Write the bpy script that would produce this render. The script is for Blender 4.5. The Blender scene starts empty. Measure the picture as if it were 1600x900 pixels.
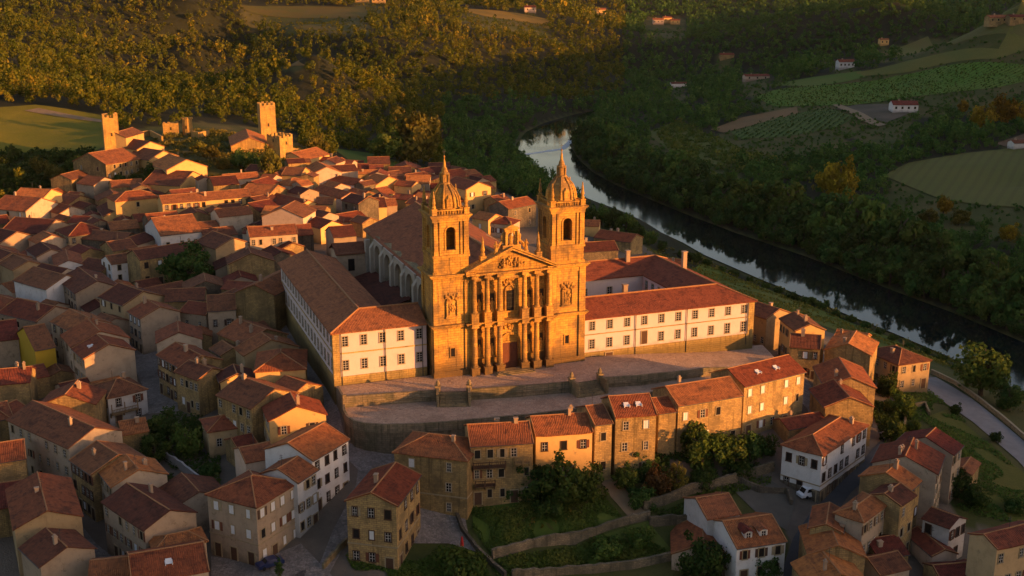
import bpy, bmesh, math, random
import numpy as np
from mathutils import Vector, Matrix, noise as mnoise

random.seed(7)
RNG = np.random.default_rng(11)
scene = bpy.context.scene
COL = scene.collection
R = math.radians

# ---------------------------------------------------------------- camera model (also used to read ground points)
FPX, PITCH, CAMZ = 1800.0, R(15.0), 77.0
CP, SP = math.cos(PITCH), math.sin(PITCH)

def ray(px, py):
    a = (px - 800) / FPX; b = -(py - 450) / FPX
    return np.array([a, CP + b * SP, -SP + b * CP])

def at_z(px, py, z):
    r = ray(px, py); t = (z - CAMZ) / r[2]
    return np.array([0, 0, CAMZ]) + t * r

def proj_np(x, y, z):
    zz = z - CAMZ
    d = y * CP - zz * SP; v = y * SP + zz * CP
    d = np.where(d < 1, 1, d)
    return 800 + FPX * x / d, 450 - FPX * v / d

# ---------------------------------------------------------------- polygons
def in_poly(x, y, poly):
    x = np.asarray(x, float); y = np.asarray(y, float)
    c = np.zeros(x.shape, bool); n = len(poly); j = n - 1
    for i in range(n):
        xi, yi = poly[i]; xj, yj = poly[j]
        if yi != yj:
            c ^= ((yi > y) != (yj > y)) & (x < (xj - xi) * (y - yi) / (yj - yi) + xi)
        j = i
    return c

def dist_poly(x, y, pts, closed=True):
    x = np.asarray(x, float); y = np.asarray(y, float)
    d = np.full(x.shape, 1e9); n = len(pts)
    for i in range(n if closed else n - 1):
        ax, ay = pts[i]; bx, by = pts[(i + 1) % n]
        dx, dy = bx - ax, by - ay; L = dx * dx + dy * dy + 1e-9
        t = np.clip(((x - ax) * dx + (y - ay) * dy) / L, 0, 1)
        d = np.minimum(d, np.hypot(x - ax - t * dx, y - ay - t * dy))
    return d

def sstep(a, b, x):
    t = np.clip((x - a) / (b - a), 0, 1); return t * t * (3 - 2 * t)

# ---------------------------------------------------------------- the sun (low, far to the right)
SUN_AZ, SUN_EL = R(111.0), R(7.0)          # azimuth clockwise from +Y
SX, SY = math.sin(SUN_AZ), math.cos(SUN_AZ)

# ---------------------------------------------------------------- terrain
WATER = -32.0
CTRL = [
 (100,980,-15),(480,980,-14),(700,980,-17),(1000,980,-20),(1300,980,-20),(1600,980,-20),
 (590,705,-7),(560,740,-8),(480,870,-12.5),(620,890,-13.5),(500,640,-5.5),(470,570,-4.5),(440,500,-3.5),(425,440,-2.5),
 (240,625,-9.5),(210,500,-8),(30,560,-11),(110,720,-13),(200,860,-14.5),(0,760,-15),(280,440,-6),(150,400,-7),(60,340,-5),
 (0,420,-9),(-60,330,-4),(220,350,-3),(330,340,-1),(400,310,1),(340,690,-9),(300,560,-8),(400,400,-2.5),
 (150,262,6),(175,240,10),(270,212,12),(420,228,12),(340,235,11),(300,285,4),(380,270,6),(470,275,2),(540,262,0),(640,295,-3),(760,325,-7),
 (700,290,-5),(850,335,-9),(560,400,-1),(660,440,-1),(800,500,-1),(900,430,-2),(980,440,-3),(1060,470,-4),(1120,560,-4),(560,600,-1),(800,600,-1.5),
 (1010,390,-17),(1080,425,-23),(1150,470,-14),(1200,440,-29),(1150,428,-28),(1250,466,-28),(1300,490,-28),(1370,520,-28),(1240,530,-8.5),(1330,540,-12.5),(1420,560,-20),(1450,560,-25),
 (1190,580,-3.5),(1450,600,-14),(1590,700,-16),(1530,720,-15),(1400,650,-12),(1290,780,-14),(1240,870,-16),
 (900,790,-10.5),(900,850,-15),(690,850,-13),(1080,880,-17),(1180,760,-12),(1100,720,-9),(1570,860,-18),(1420,880,-17),
 (800,760,-9.5),(900,735,-9),(1030,715,-8),(1240,670,-8),(1350,700,-11.5),(700,720,-9),
 # beyond the town
 (80,200,12),(0,190,14),(-80,190,16),(60,262,3),(0,280,0),(-80,280,0),(110,160,18),
 (260,165,6),(480,195,4),(560,205,-4),(620,225,-14),(700,235,-24),(760,255,-28),(820,280,-29),(700,190,-22),(780,190,-26),(580,255,-3),
 (0,100,24),(-80,60,40),(100,60,30),(300,60,26),(300,140,-22),(220,142,-12),(370,155,-20),(250,118,-10),(330,112,-14),(390,120,-6),(425,140,6),(450,112,22),(490,84,32),(450,40,34),(600,140,-2),(600,60,26),(600,15,44),(300,10,50),(100,5,54),
 (700,100,4),(700,30,36),(760,130,-12),(850,140,-22),(800,60,18),(900,70,12),(900,110,-14),(850,15,40),(960,120,-24),(1000,60,0),(1000,20,26),
 (1000,150,-26),(960,200,-27),(1000,240,-27),(1060,280,-27),(1160,320,-27),(1300,360,-27),(1450,420,-27),(1600,470,-27),(1700,520,-27),
 (1100,200,-24),(1050,130,-22),(1130,120,-20),(1300,280,-23),(1240,195,-18),(1160,160,-18),(1320,180,-13),(1410,168,-10),(1400,130,-4),(1240,140,-10),
 (1500,260,-17),(1600,290,-20),(1600,200,-10),(1500,190,-13),(1600,105,4),(1320,100,2),(1200,100,-8),(1450,80,8),(1560,50,22),(1420,40,20),
 (1150,60,-2),(1150,10,34),(1050,35,14),(1250,20,40),(1400,5,52),(1600,5,58),(1700,100,12),(1700,280,-14),
]
def _world_ctrl():
    P, Z = [], []
    for px, py, z in CTRL:
        p = at_z(px, py, z); P.append((math.atan2(p[0], p[1]), math.log(math.hypot(p[0], p[1])))); Z.append(z)
    for az in (-36, -18, 0, 18, 36):                      # the land keeps rising behind what is seen
        P.append((R(az), math.log(2600))); Z.append(140)
        P.append((R(az), math.log(4200))); Z.append(330)
    return np.array(P), np.array(Z, float)
_CP, _CZ = _world_ctrl()
def _fit():
    n = len(_CP)
    D = np.hypot(*(_CP[:, None, :] - _CP[None, :, :]).transpose(2, 0, 1))
    A = np.zeros((n + 1, n + 1)); A[:n, :n] = -D - np.eye(n) * 0.004
    A[:n, n] = 1; A[n, :n] = 1
    return np.linalg.solve(A, np.r_[_CZ, 0])
_W = _fit()

def _rv(pts): return [tuple(at_z(px, py, WATER)[:2]) for px, py in pts]
R_NEAR = _rv([(1760,712),(1640,640),(1560,596),(1480,556),(1400,522),(1320,490),(1188,436),(1100,398),(1067,379),(1035,364),(997,350),(939,322),
              (900,300),(866,282),(840,262),(815,242),(806,226),(822,206),(850,192),(900,178),(940,171),(975,168)])
R_FAR = _rv([(985,160),(950,164),(925,176),(912,196),(905,210),(888,224),(905,250),(925,268),(960,288),(1000,305),(1060,330),(1150,364),(1263,402),(1377,447),(1490,489),(1600,535),(1760,600)])
RIVER = R_NEAR + R_FAR

ZS_U = [-2000, 0, 165, 176, 190, 212, 228, 330, 400, 450, 600, 950, 1250, 1450, 2500, 4000]  # crest profile of an unseen ridge, added and shaped to block the sun
ZS_Z = [   20, 20, 15,   4,  -2,  -2,  -9,  -9,  24,  34,  46,  55,   50,   66,   80,  80]
SHADE_RIDGE_D = 650.0

def T(x, y):
    x = np.asarray(x, float); y = np.asarray(y, float)
    shp = np.broadcast(x, y).shape
    x = np.broadcast_to(x, shp).ravel(); y = np.broadcast_to(y, shp).ravel()
    out = np.empty(x.shape)
    for s in range(0, len(x), 20000):
        xs, ys = x[s:s+20000], y[s:s+20000]
        az = np.clip(np.arctan2(xs, ys), -R(36), R(36)); lr = np.clip(np.log(np.hypot(xs, ys) + 1), math.log(135), math.log(5000))
        d = np.hypot(az[:, None] - _CP[None, :, 0], lr[:, None] - _CP[None, :, 1])
        z = -d @ _W[:-1] + _W[-1]
        dr = dist_poly(xs, ys, RIVER); ins = in_poly(xs, ys, RIVER)
        k = np.where(ins, 0, sstep(0, 22, dr))
        z = np.where(ins, WATER - 0.5 - np.minimum(dr * .25, 3), (WATER - 0.4) * (1 - k) + z * k)
        u = xs * -SY + ys * SX; w = -(xs * SX + ys * SY)
        shade_crest = np.interp(u, ZS_U, ZS_Z) + SHADE_RIDGE_D * math.tan(SUN_EL)
        z = np.maximum(z, shade_crest - .34 * np.abs(w + SHADE_RIDGE_D))  # raises the added out-of-view ridge that shades the valley
        out[s:s+20000] = z
    return out.reshape(shp)
def T1(x, y): return float(T(np.array([x]), np.array([y]))[0])

def ground(px, py, dz=0.0):
    """the point of the terrain (raised by dz) seen at a place of the photograph"""
    r = ray(px, py); o = np.array([0, 0, CAMZ])
    ts = np.geomspace(90, 4000, 260)
    P = o[None] + ts[:, None] * r[None]
    g = P[:, 2] - T(P[:, 0], P[:, 1]) - dz
    k = int(np.argmax(g < 0)) if (g < 0).any() else len(ts) - 1
    a, b = ts[max(k - 1, 0)], ts[k]
    for _ in range(14):
        m = (a + b) / 2; p = o + m * r
        if p[2] - T1(p[0], p[1]) - dz > 0: a = m
        else: b = m
    return o + b * r

# ---------------------------------------------------------------- object helpers
def link(o, parent=None):
    COL.objects.link(o)
    if parent is not None: o.parent = parent
    return o
def tag(o, label=None, cat=None, group=None, kind=None):
    if label: o['label'] = label
    if cat: o['category'] = cat
    if group: o['group'] = group
    if kind: o['kind'] = kind
    return o
def empty(name, loc=(0, 0, 0), rz=0.0, label=None, cat=None, group=None):
    o = bpy.data.objects.new(name, None); o.empty_display_size = 1
    o.location = loc; o.rotation_euler = (0, 0, rz); link(o)
    return tag(o, label, cat, group)

def auto_uv(me):
    """metres along the face's level direction and up its slope"""
    uv = me.uv_layers.new(name='UVMap') if not me.uv_layers else me.uv_layers[0]
    nl = len(me.loops); npoly = len(me.polygons)
    if not nl: return
    co = np.empty(len(me.vertices) * 3); me.vertices.foreach_get('co', co); co = co.reshape(-1, 3)
    li = np.empty(nl, np.int32); me.loops.foreach_get('vertex_index', li)
    nm = np.empty(npoly * 3); me.polygons.foreach_get('normal', nm); nm = nm.reshape(-1, 3)
    tot = np.empty(npoly, np.int32); me.polygons.foreach_get('loop_total', tot)
    N = np.repeat(nm, tot, axis=0)
    t = np.stack([-N[:, 1], N[:, 0], np.zeros(nl)], 1); ln = np.linalg.norm(t, axis=1)
    flat = ln < 0.05
    t[~flat] /= ln[~flat, None]; t[flat] = (1, 0, 0)
    s = np.cross(N, t)
    c = co[li]
    arr = np.stack([(c * t).sum(1), (c * s).sum(1)], 1)
    uv.data.foreach_set('uv', arr.ravel())

class MB:
    def __init__(s): s.v = []; s.f = []; s.m = []; s.M = None
    def add(s, vs, fs, m=0):
        o = len(s.v)
        if s.M is not None: vs = [tuple(s.M @ Vector(p)) for p in vs]
        s.v += [tuple(p) for p in vs]; s.f += [tuple(i + o for i in f) for f in fs]; s.m += [m] * len(fs)
    def box(s, x0, x1, y0, y1, z0, z1, m=0, bottom=True):
        v = [(x0,y0,z0),(x1,y0,z0),(x1,y1,z0),(x0,y1,z0),(x0,y0,z1),(x1,y0,z1),(x1,y1,z1),(x0,y1,z1)]
        f = [(4,5,6,7),(0,1,5,4),(1,2,6,5),(2,3,7,6),(3,0,4,7)]
        if bottom: f.append((3,2,1,0))
        s.add(v, f, m)
    def frustum(s, x0, x1, y0, y1, z0, z1, k, m=0):
        cx, cy = (x0+x1)/2, (y0+y1)/2
        v = [(x0,y0,z0),(x1,y0,z0),(x1,y1,z0),(x0,y1,z0)]
        v += [(cx+(a-cx)*k, cy+(b-cy)*k, z1) for a, b, _ in v]
        s.add(v, [(4,5,6,7),(0,1,5,4),(1,2,6,5),(2,3,7,6),(3,0,4,7)], m)
    def prism(s, poly, z0, z1, m=0, bottom=False):
        n = len(poly)
        ar = sum(poly[i][0]*poly[(i+1)%n][1]-poly[(i+1)%n][0]*poly[i][1] for i in range(n))
        if ar < 0: poly = poly[::-1]
        v = [(a,b,z0) for a,b in poly] + [(a,b,z1) for a,b in poly]
        f = [(i,(i+1)%n,(i+1)%n+n,i+n) for i in range(n)] + [tuple(range(n,2*n))]
        if bottom: f.append(tuple(range(n-1,-1,-1)))
        s.add(v, f, m)
    def slab_xz(s, poly, y0, y1, m=0):
        """polygon in x,z extruded from y0 (front) to y1"""
        n = len(poly)
        ar = sum(poly[i][0]*poly[(i+1)%n][1]-poly[(i+1)%n][0]*poly[i][1] for i in range(n))
        if ar < 0: poly = poly[::-1]
        v = [(a,y0,b) for a,b in poly] + [(a,y1,b) for a,b in poly]
        f = [tuple(range(n)), tuple(range(2*n-1,n-1,-1))] + [((i+1)%n, i, i+n, (i+1)%n+n) for i in range(n)]
        s.add(v, f, m)
    def lathe(s, prof, cx=0, cy=0, n=12, m=0, rot=0.0, sx=1.0, sy=1.0):
        v = []; k = len(prof)
        for i in range(n):
            a = rot + 2*math.pi*i/n
            for r, z in prof: v.append((cx + r*math.cos(a)*sx, cy + r*math.sin(a)*sy, z))
        f = []
        for i in range(n):
            j = (i+1) % n
            for q in range(k-1): f.append((i*k+q, j*k+q, j*k+q+1, i*k+q+1))
        f.append(tuple(i*k+k-1 for i in range(n)))
        s.add(v, f, m)
    def tube(s, pts, rad, n=6, m=0):
        """tapered bent tube; rad a list"""
        P = [Vector(p) for p in pts]; v = []; f = []
        for i, p in enumerate(P):
            d = (P[min(i+1,len(P)-1)] - P[max(i-1,0)]).normalized()
            a = d.orthogonal().normalized(); b = d.cross(a)
            r = rad[i] if hasattr(rad, '__len__') else rad
            for k in range(n):
                t = 2*math.pi*k/n; v.append(tuple(p + (a*math.cos(t) + b*math.sin(t))*r))
        for i in range(len(P)-1):
            for k in range(n):
                l = (k+1) % n; f.append((i*n+k, i*n+l, (i+1)*n+l, (i+1)*n+k))
        f.append(tuple((len(P)-1)*n+k for k in range(n)))
        s.add(v, f, m)
    def patch(s, p00, p10, p11, p01, n, mm, th, seed=0.0, amp=.05, m=0):
        """a roof slope: gently sagging grid with a skirt of thickness th"""
        p00, p10, p11, p01 = map(Vector, (p00, p10, p11, p01)); v = []; f = []
        for j in range(mm+1):
            for i in range(n+1):
                a, b = i/n, j/mm
                p = (p00*(1-a)+p10*a)*(1-b) + (p01*(1-a)+p11*a)*b
                w = mnoise.noise(Vector((p.x*.35+seed, p.y*.35, seed*1.7)))*amp - 4*amp*.35*a*(1-a)
                v.append((p.x, p.y, p.z + w))
        W = n+1
        for j in range(mm):
            for i in range(n): f.append((j*W+i, j*W+i+1, (j+1)*W+i+1, (j+1)*W+i))
        ring = [i for i in range(W)] + [j*W+n for j in range(1,mm+1)] + [mm*W+i for i in range(n-1,-1,-1)] + [j*W for j in range(mm-1,0,-1)]
        o = len(v)
        for k in ring: v.append((v[k][0], v[k][1], v[k][2]-th))
        L = len(ring)
        for q in range(L): f.append((ring[(q+1)%L], ring[q], o+q, o+(q+1)%L))
        f.append(tuple(o+q for q in range(L-1,-1,-1)))
        s.add(v, f, m)
    def mesh(s, name, mats, smooth=False):
        me = bpy.data.meshes.new(name); me.from_pydata(s.v, [], s.f)
        for mt in (mats if isinstance(mats, (list, tuple)) else [mats]): me.materials.append(mt)
        me.polygons.foreach_set('material_index', s.m)
        if smooth: me.polygons.foreach_set('use_smooth', [True]*len(s.f))
        me.update(); auto_uv(me); return me
    def build(s, name, mats, parent=None, loc=None, rz=0.0, smooth=False):
        o = bpy.data.objects.new(name, s.mesh(name, mats, smooth)); link(o, parent)
        if loc is not None: o.location = loc
        if rz: o.rotation_euler = (0, 0, rz)
        return o

def obj(name, me, parent=None, loc=None, rz=0.0):
    o = bpy.data.objects.new(name, me); link(o, parent)
    if loc is not None: o.location = loc
    if rz: o.rotation_euler = (0, 0, rz)
    return o
def np_mesh(name, V, F, mat, attrs=None):
    """V (n,3), F (m,4)"""
    me = bpy.data.meshes.new(name); n, m = len(V), len(F); k = F.shape[1]
    me.vertices.add(n); me.vertices.foreach_set('co', np.ascontiguousarray(V, np.float32).ravel())
    me.loops.add(m*k); me.loops.foreach_set('vertex_index', np.ascontiguousarray(F, np.int32).ravel())
    me.polygons.add(m); me.polygons.foreach_set('loop_start', np.arange(0, m*k, k, dtype=np.int32))
    for a, val in (attrs or {}).items():
        at = me.attributes.new(a, 'FLOAT', 'POINT'); at.data.foreach_set('value', np.ascontiguousarray(val, np.float32))
    me.update(calc_edges=True)
    for mt in (mat if isinstance(mat, (list, tuple)) else [mat]): me.materials.append(mt)
    return me
# ================================================================ materials
class NT:
    def __init__(s, name):
        s.mat = bpy.data.materials.new(name); s.mat.use_nodes = True
        s.t = s.mat.node_tree; s.t.nodes.clear()
        s.out = s.t.nodes.new('ShaderNodeOutputMaterial')
    def n(s, typ, props=None, **ins):
        nd = s.t.nodes.new('ShaderNode' + typ)
        for k, v in (props or {}).items(): setattr(nd, k, v)
        for k, v in ins.items():
            key = int(k[1:]) if k[0] == '_' else k.replace('_', ' ')
            sock = nd.inputs[key]
            if isinstance(v, bpy.types.NodeSocket): s.t.links.new(v, sock)
            else: sock.default_value = v
        return nd
    def math(s, op, a, b=0.0, c=0.0): return s.n('Math', {'operation': op}, _0=a, _1=b, _2=c).outputs[0]
    def mix(s, f, a, b, mode='MIX'):
        nd = s.t.nodes.new('ShaderNodeMix'); nd.data_type = 'RGBA'; nd.blend_type = mode; nd.clamp_factor = True
        for i, v in ((0, f), (6, a), (7, b)):
            if isinstance(v, bpy.types.NodeSocket): s.t.links.new(v, nd.inputs[i])
            else: nd.inputs[i].default_value = v if i == 0 else (*v, 1) if len(v) == 3 else v
        return nd.outputs[2]
    def ramp(s, f, a, b):
        return s.n('MapRange', {'interpolation_type': 'SMOOTHSTEP'}, Value=f, From_Min=a, From_Max=b).outputs[0]
    def noise(s, vec, scale, detail=3.0, rough=.55, dist=0.0):
        return s.n('TexNoise', None, Vector=vec, Scale=scale, Detail=detail, Roughness=rough, Distortion=dist).outputs[0]
    def bsdf(s, col, rough=.9, spec=.2, normal=None, metal=0.0):
        p = s.n('BsdfPrincipled'); 
        for k, v in (('Base Color', col), ('Roughness', rough), ('Specular IOR Level', spec), ('Metallic', metal), ('Normal', normal)):
            if v is None: continue
            if isinstance(v, bpy.types.NodeSocket): s.t.links.new(v, p.inputs[k])
            else: p.inputs[k].default_value = (*v, 1) if k == 'Base Color' else v
        s.t.links.new(p.outputs[0], s.out.inputs[0]); return s.mat
    def bump(s, h, dist, strength=1.0):
        return s.n('Bump', None, Height=h, Distance=dist, Strength=strength).outputs[0]
    def objrand(s): return s.n('ObjectInfo').outputs['Random']
    def uv(s): return s.n('UVMap').outputs[0]
    def objco(s): return s.n('TexCoord').outputs['Object']
    def gpos(s): return s.n('NewGeometry').outputs['Position']

def c3(*a): return a

def m_tile(name, a, b, dark):
    """barrel roof tiles: courses up the slope, columns along it, fired in slightly different colours"""
    t = NT(name); uv = t.uv(); sep = t.n('SeparateXYZ', None, Vector=uv); u, v = sep.outputs[0], sep.outputs[1]
    cu = t.math('FLOOR', t.math('DIVIDE', u, .30)); cv = t.math('FLOOR', t.math('DIVIDE', v, .45))
    cell = t.n('CombineXYZ', None, X=cu, Y=cv, Z=t.math('MULTIPLY', t.objrand(), 97.0))
    wn = t.n('TexWhiteNoise', {'noise_dimensions': '3D'}, Vector=cell.outputs[0]).outputs[0]
    col = t.mix(wn, a, b)
    oc = t.gpos()
    big = t.noise(oc, .55, 4, .62); fine = t.noise(oc, 2.6, 3, .6)
    col = t.mix(t.math('MULTIPLY', t.ramp(big, .47, .70), .75), col, dark)
    lich = t.math('MULTIPLY', t.ramp(fine, .60, .74), .35)
    col = t.mix(lich, col, (.20, .095, .045))
    mid = t.noise(oc, 1.3, 4, .7)
    col = t.mix(t.math('MULTIPLY', t.ramp(mid, .52, .66), .6), col, tuple(x*.45 for x in b))
    # rows that were relaid: a paler or darker course here and there
    rw = t.n('TexWhiteNoise', {'noise_dimensions': '2D'}, Vector=t.n('CombineXYZ', None, X=cv, Y=t.math('FLOOR', t.math('DIVIDE', u, 3.1))).outputs[0]).outputs[0]
    col = t.mix(t.math('MULTIPLY', rw, .30), col, tuple(x*1.5 for x in a))
    val = t.math('ADD', .55, t.math('MULTIPLY', t.objrand(), .72))
    col = t.n('HueSaturation', None, Hue=t.math('ADD', .486, t.math('MULTIPLY', t.objrand(), .026)), Saturation=.95, Value=val, Color=col).outputs[0]
    fu = t.math('FRACT', t.math('DIVIDE', u, .30)); fv = t.math('FRACT', t.math('DIVIDE', v, .45))
    h = t.math('ADD', t.math('SINE', t.math('MULTIPLY', fu, math.pi)), t.math('MULTIPLY', fv, -.35))
    h = t.math('ADD', h, t.math('MULTIPLY', wn, .35))
    return t.bsdf(col, .88, .15, t.bump(h, .10, .9))

def m_stone(name, a, b, mortar, dark, bw=.75, bh=.38, bump=.05, basedark=0.0, zrange=(0, 4)):
    """coursed stone with damp and lichen stains; basedark = how much the colour darkens towards the foot of the wall"""
    t = NT(name); uv = t.uv()
    nw = t.n('TexNoise', None, Vector=t.objco(), Scale=.9, Detail=2).outputs['Color']
    uvd = t.n('VectorMath', {'operation': 'ADD'}, _0=uv, _1=t.n('VectorMath', {'operation': 'SCALE'}, _0=nw, Scale=.12).outputs[0]).outputs[0]
    br = t.n('TexBrick', {'offset': .5, 'squash': 1.0}, Vector=uvd, Color1=(*a, 1), Color2=(*b, 1), Mortar=(*mortar, 1), Scale=1.0,
             Mortar_Size=.025, Mortar_Smooth=.4, Bias=0.0, Brick_Width=bw, Row_Height=bh)
    g = t.objco(); big = t.noise(g, .22, 5, .65); fine = t.noise(g, 1.7, 4, .65)
    col = t.mix(t.math('MULTIPLY', t.ramp(big, .42, .64), .75), br.outputs[0], dark)
    col = t.mix(t.math('MULTIPLY', t.ramp(fine, .5, .8), .4), col, tuple(x*.5 for x in dark))
    streak = t.noise(t.n('Mapping', None, Vector=g, Scale=(1.6, 1.6, .12)).outputs[0], 1.0, 4, .6)
    col = t.mix(t.math('MULTIPLY', t.ramp(streak, .50, .70), .60), col, tuple(x*.6 for x in dark))
    if basedark:  # stone colour gets darker towards the foot, with a ragged edge
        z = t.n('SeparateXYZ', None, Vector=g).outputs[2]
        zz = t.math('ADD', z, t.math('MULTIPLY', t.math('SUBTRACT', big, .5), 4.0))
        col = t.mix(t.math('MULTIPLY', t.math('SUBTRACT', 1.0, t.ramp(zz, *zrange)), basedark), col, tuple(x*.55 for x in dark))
    val = t.math('ADD', .82, t.math('MULTIPLY', t.objrand(), .34))
    col = t.n('HueSaturation', None, Value=val, Color=col).outputs[0]
    h = t.math('ADD', t.math('MULTIPLY', br.outputs[1], -1.0), t.math('MULTIPLY', fine, .8))
    return t.bsdf(col, .92, .15, t.bump(h, bump))

def m_plaster(name, a, stain, amt=.6, rnd=.35, bare=0.0):
    t = NT(name); g = t.objco()
    n1 = t.noise(g, .6, 6, .7); n2 = t.noise(g, 3.2, 3, .6)
    col = t.mix(t.math('MULTIPLY', t.ramp(n1, .42, .72), amt), a, stain)
    streak = t.noise(t.n('Mapping', None, Vector=g, Scale=(.9, .9, .14)).outputs[0], 1.0, 5, .7)
    col = t.mix(t.math('MULTIPLY', t.ramp(streak, .56, .80), amt*.7), col, tuple(x*.62 for x in stain))
    patch = t.ramp(t.noise(g, .7, 6, .72), .615 - .045*bare, .70 - .045*bare)
    br = t.n('TexBrick', {'offset': .5}, Vector=t.uv(), Color1=(.30, .215, .12, 1), Color2=(.17, .125, .08, 1), Mortar=(.11, .085, .06, 1), Scale=1.0, Mortar_Size=.03, Brick_Width=.55, Row_Height=.30).outputs[0]
    col = t.mix(t.math('MULTIPLY', patch, .62 if bare else .0), col, br)
    low = t.math('SUBTRACT', 1.0, t.ramp(t.math('ADD', t.n('SeparateXYZ', None, Vector=g).outputs[2], t.math('MULTIPLY', n1, -2.5)), -1.2, .9))
    col = t.mix(t.math('MULTIPLY', low, .6), col, tuple(x*.45 for x in stain))
    val = t.math('ADD', 1 - rnd/2, t.math('MULTIPLY', t.objrand(), rnd))
    col = t.n('HueSaturation', None, Value=val, Color=col).outputs[0]
    return t.bsdf(col, .9, .15, t.bump(n2, .02))

def m_plain(name, a, rough=.8, var=.25, scale=2.0, spec=.2, metal=0.0):
    t = NT(name); n = t.noise(t.objco(), scale, 4)
    col = t.mix(n, tuple(x*(1-var) for x in a), tuple(min(1, x*(1+var)) for x in a))
    return t.bsdf(col, rough, spec, None, metal)

TILES = [m_tile('terracotta_tiles', (.26,.071,.021), (.145,.043,.017), (.050,.022,.016)),
         m_tile('brown_tiles', (.165,.052,.023), (.095,.033,.018), (.042,.020,.015)),
         m_tile('orange_tiles', (.36,.100,.021), (.22,.063,.018), (.075,.029,.018)),
         m_tile('red_tiles', (.235,.057,.022), (.145,.038,.018), (.052,.022,.016))]
CHURCH_TILE = m_tile('weathered_church_tiles', (.26,.070,.026), (.165,.047,.021), (.090,.029,.018))
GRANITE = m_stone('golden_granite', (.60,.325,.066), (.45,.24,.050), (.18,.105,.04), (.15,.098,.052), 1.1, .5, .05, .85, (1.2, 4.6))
GRANITE_D = m_stone('weathered_granite', (.34,.25,.13), (.27,.20,.11), (.13,.10,.06), (.13,.11,.07), 1.0, .45, .05)
RUBBLE = m_stone('rubble_stone', (.44,.29,.115), (.30,.20,.09), (.17,.12,.065), (.16,.115,.06), .62, .34, .09)
GARDEN_ST = m_stone('garden_wall_stone', (.27,.20,.125), (.17,.13,.085), (.07,.06,.045), (.085,.075,.05), .55, .32, .14)
RUBBLE_D = m_stone('dark_rubble_stone', (.21,.165,.11), (.14,.11,.08), (.08,.065,.05), (.075,.065,.05), .6, .34, .09)
CASTLE_ST = m_stone('castle_stone', (.54,.32,.085), (.42,.25,.075), (.20,.13,.055), (.25,.16,.065), .9, .45, .10)
WALLS = {
 'white': m_plaster('white_limewash', (.54,.51,.495), (.36,.32,.29), .5, .35, .2),
 'cream': m_plaster('cream_plaster', (.42,.325,.235), (.25,.19,.14), .60, .35, 1.0),
 'tan': m_plaster('tan_plaster', (.35,.26,.18), (.21,.155,.11), .60, .35, 1.0),
 'ochre': m_plaster('ochre_plaster', (.37,.26,.14), (.23,.16,.085), .60, .35, 1.0),
 'yellow': m_plaster('yellow_paint', (.50,.32,.03), (.34,.21,.03), .30),
 'orange': m_plaster('orange_plaster', (.56,.345,.13), (.36,.22,.09), .45, .35, .5),
 'pink': m_plaster('pinkish_plaster', (.53,.38,.28), (.34,.24,.17), .45, .35, .6),
 'stone': RUBBLE, 'dark': RUBBLE_D, 'granite': GRANITE_D,
}
WING_WHITE = m_plaster('monastery_limewash', (.54,.445,.43), (.40,.31,.28), .30, .02)
GLASS = NT('window_glass'); GLASS = GLASS.bsdf((.018,.016,.016), .12, .5)
WOOD_D = m_plain('dark_timber', (.075,.040,.025), .75)
WOOD_R = m_plain('red_brown_timber', (.13,.045,.025), .7)
FRAME_W = m_plain('white_paint', (.46,.43,.40), .6, .12)
FRAME_S = m_plain('stone_surround', (.30,.23,.14), .9, .3)
SHUTTER = m_plain('pale_shutter', (.60,.59,.60), .7, .15)
RIDGE_M = m_plain('ridge_mortar', (.30,.145,.065), .9, .45, 3.0)
CHIM = m_plaster('chimney_render', (.34,.24,.165), (.20,.14,.10), .6)
SLATE = m_plain('dark_sheet_roof', (.055,.045,.045), .7, .3)
IRON = m_plain('wrought_iron', (.03,.03,.032), .5, .3, 3.0, .4)

def m_leaf(name, a, b, c, hue=.03):
    t = NT(name)
    nd = t.n('Attribute', {'attribute_name': 'tint', 'attribute_type': 'GEOMETRY'}).outputs['Fac']
    col = t.mix(t.ramp(nd, 0.0, .6), a, b); col = t.mix(t.ramp(nd, .55, 1.0), col, c)
    col = t.n('HueSaturation', None, Hue=t.math('ADD', .5 - hue/2, t.math('MULTIPLY', t.objrand(), hue)),
              Value=t.math('ADD', .75, t.math('MULTIPLY', t.objrand(), .5)), Color=col).outputs[0]
    d = t.n('BsdfDiffuse', None, Color=col); tr = t.n('BsdfTranslucent', None, Color=col)
    mx = t.n('MixShader', None, _0=.28, _1=d.outputs[0], _2=tr.outputs[0])
    t.t.links.new(mx.outputs[0], t.out.inputs[0]); return t.mat
LEAF = m_leaf('broad_leaves', (.046,.078,.018), (.080,.115,.024), (.135,.145,.030))
LEAF_D = m_leaf('dark_leaves', (.030,.056,.016), (.052,.082,.020), (.088,.110,.028))
LEAF_Y = m_leaf('yellow_leaves', (.12,.085,.012), (.22,.145,.016), (.36,.24,.024))
LEAF_O = m_leaf('olive_leaves', (.070,.070,.016), (.12,.105,.022), (.19,.15,.030))
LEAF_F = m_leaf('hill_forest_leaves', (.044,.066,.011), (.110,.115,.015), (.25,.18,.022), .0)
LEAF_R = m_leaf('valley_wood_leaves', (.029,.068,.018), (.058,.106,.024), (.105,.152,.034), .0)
BARK = m_plain('bark', (.085,.060,.040), .95, .4, 3.0)

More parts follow.
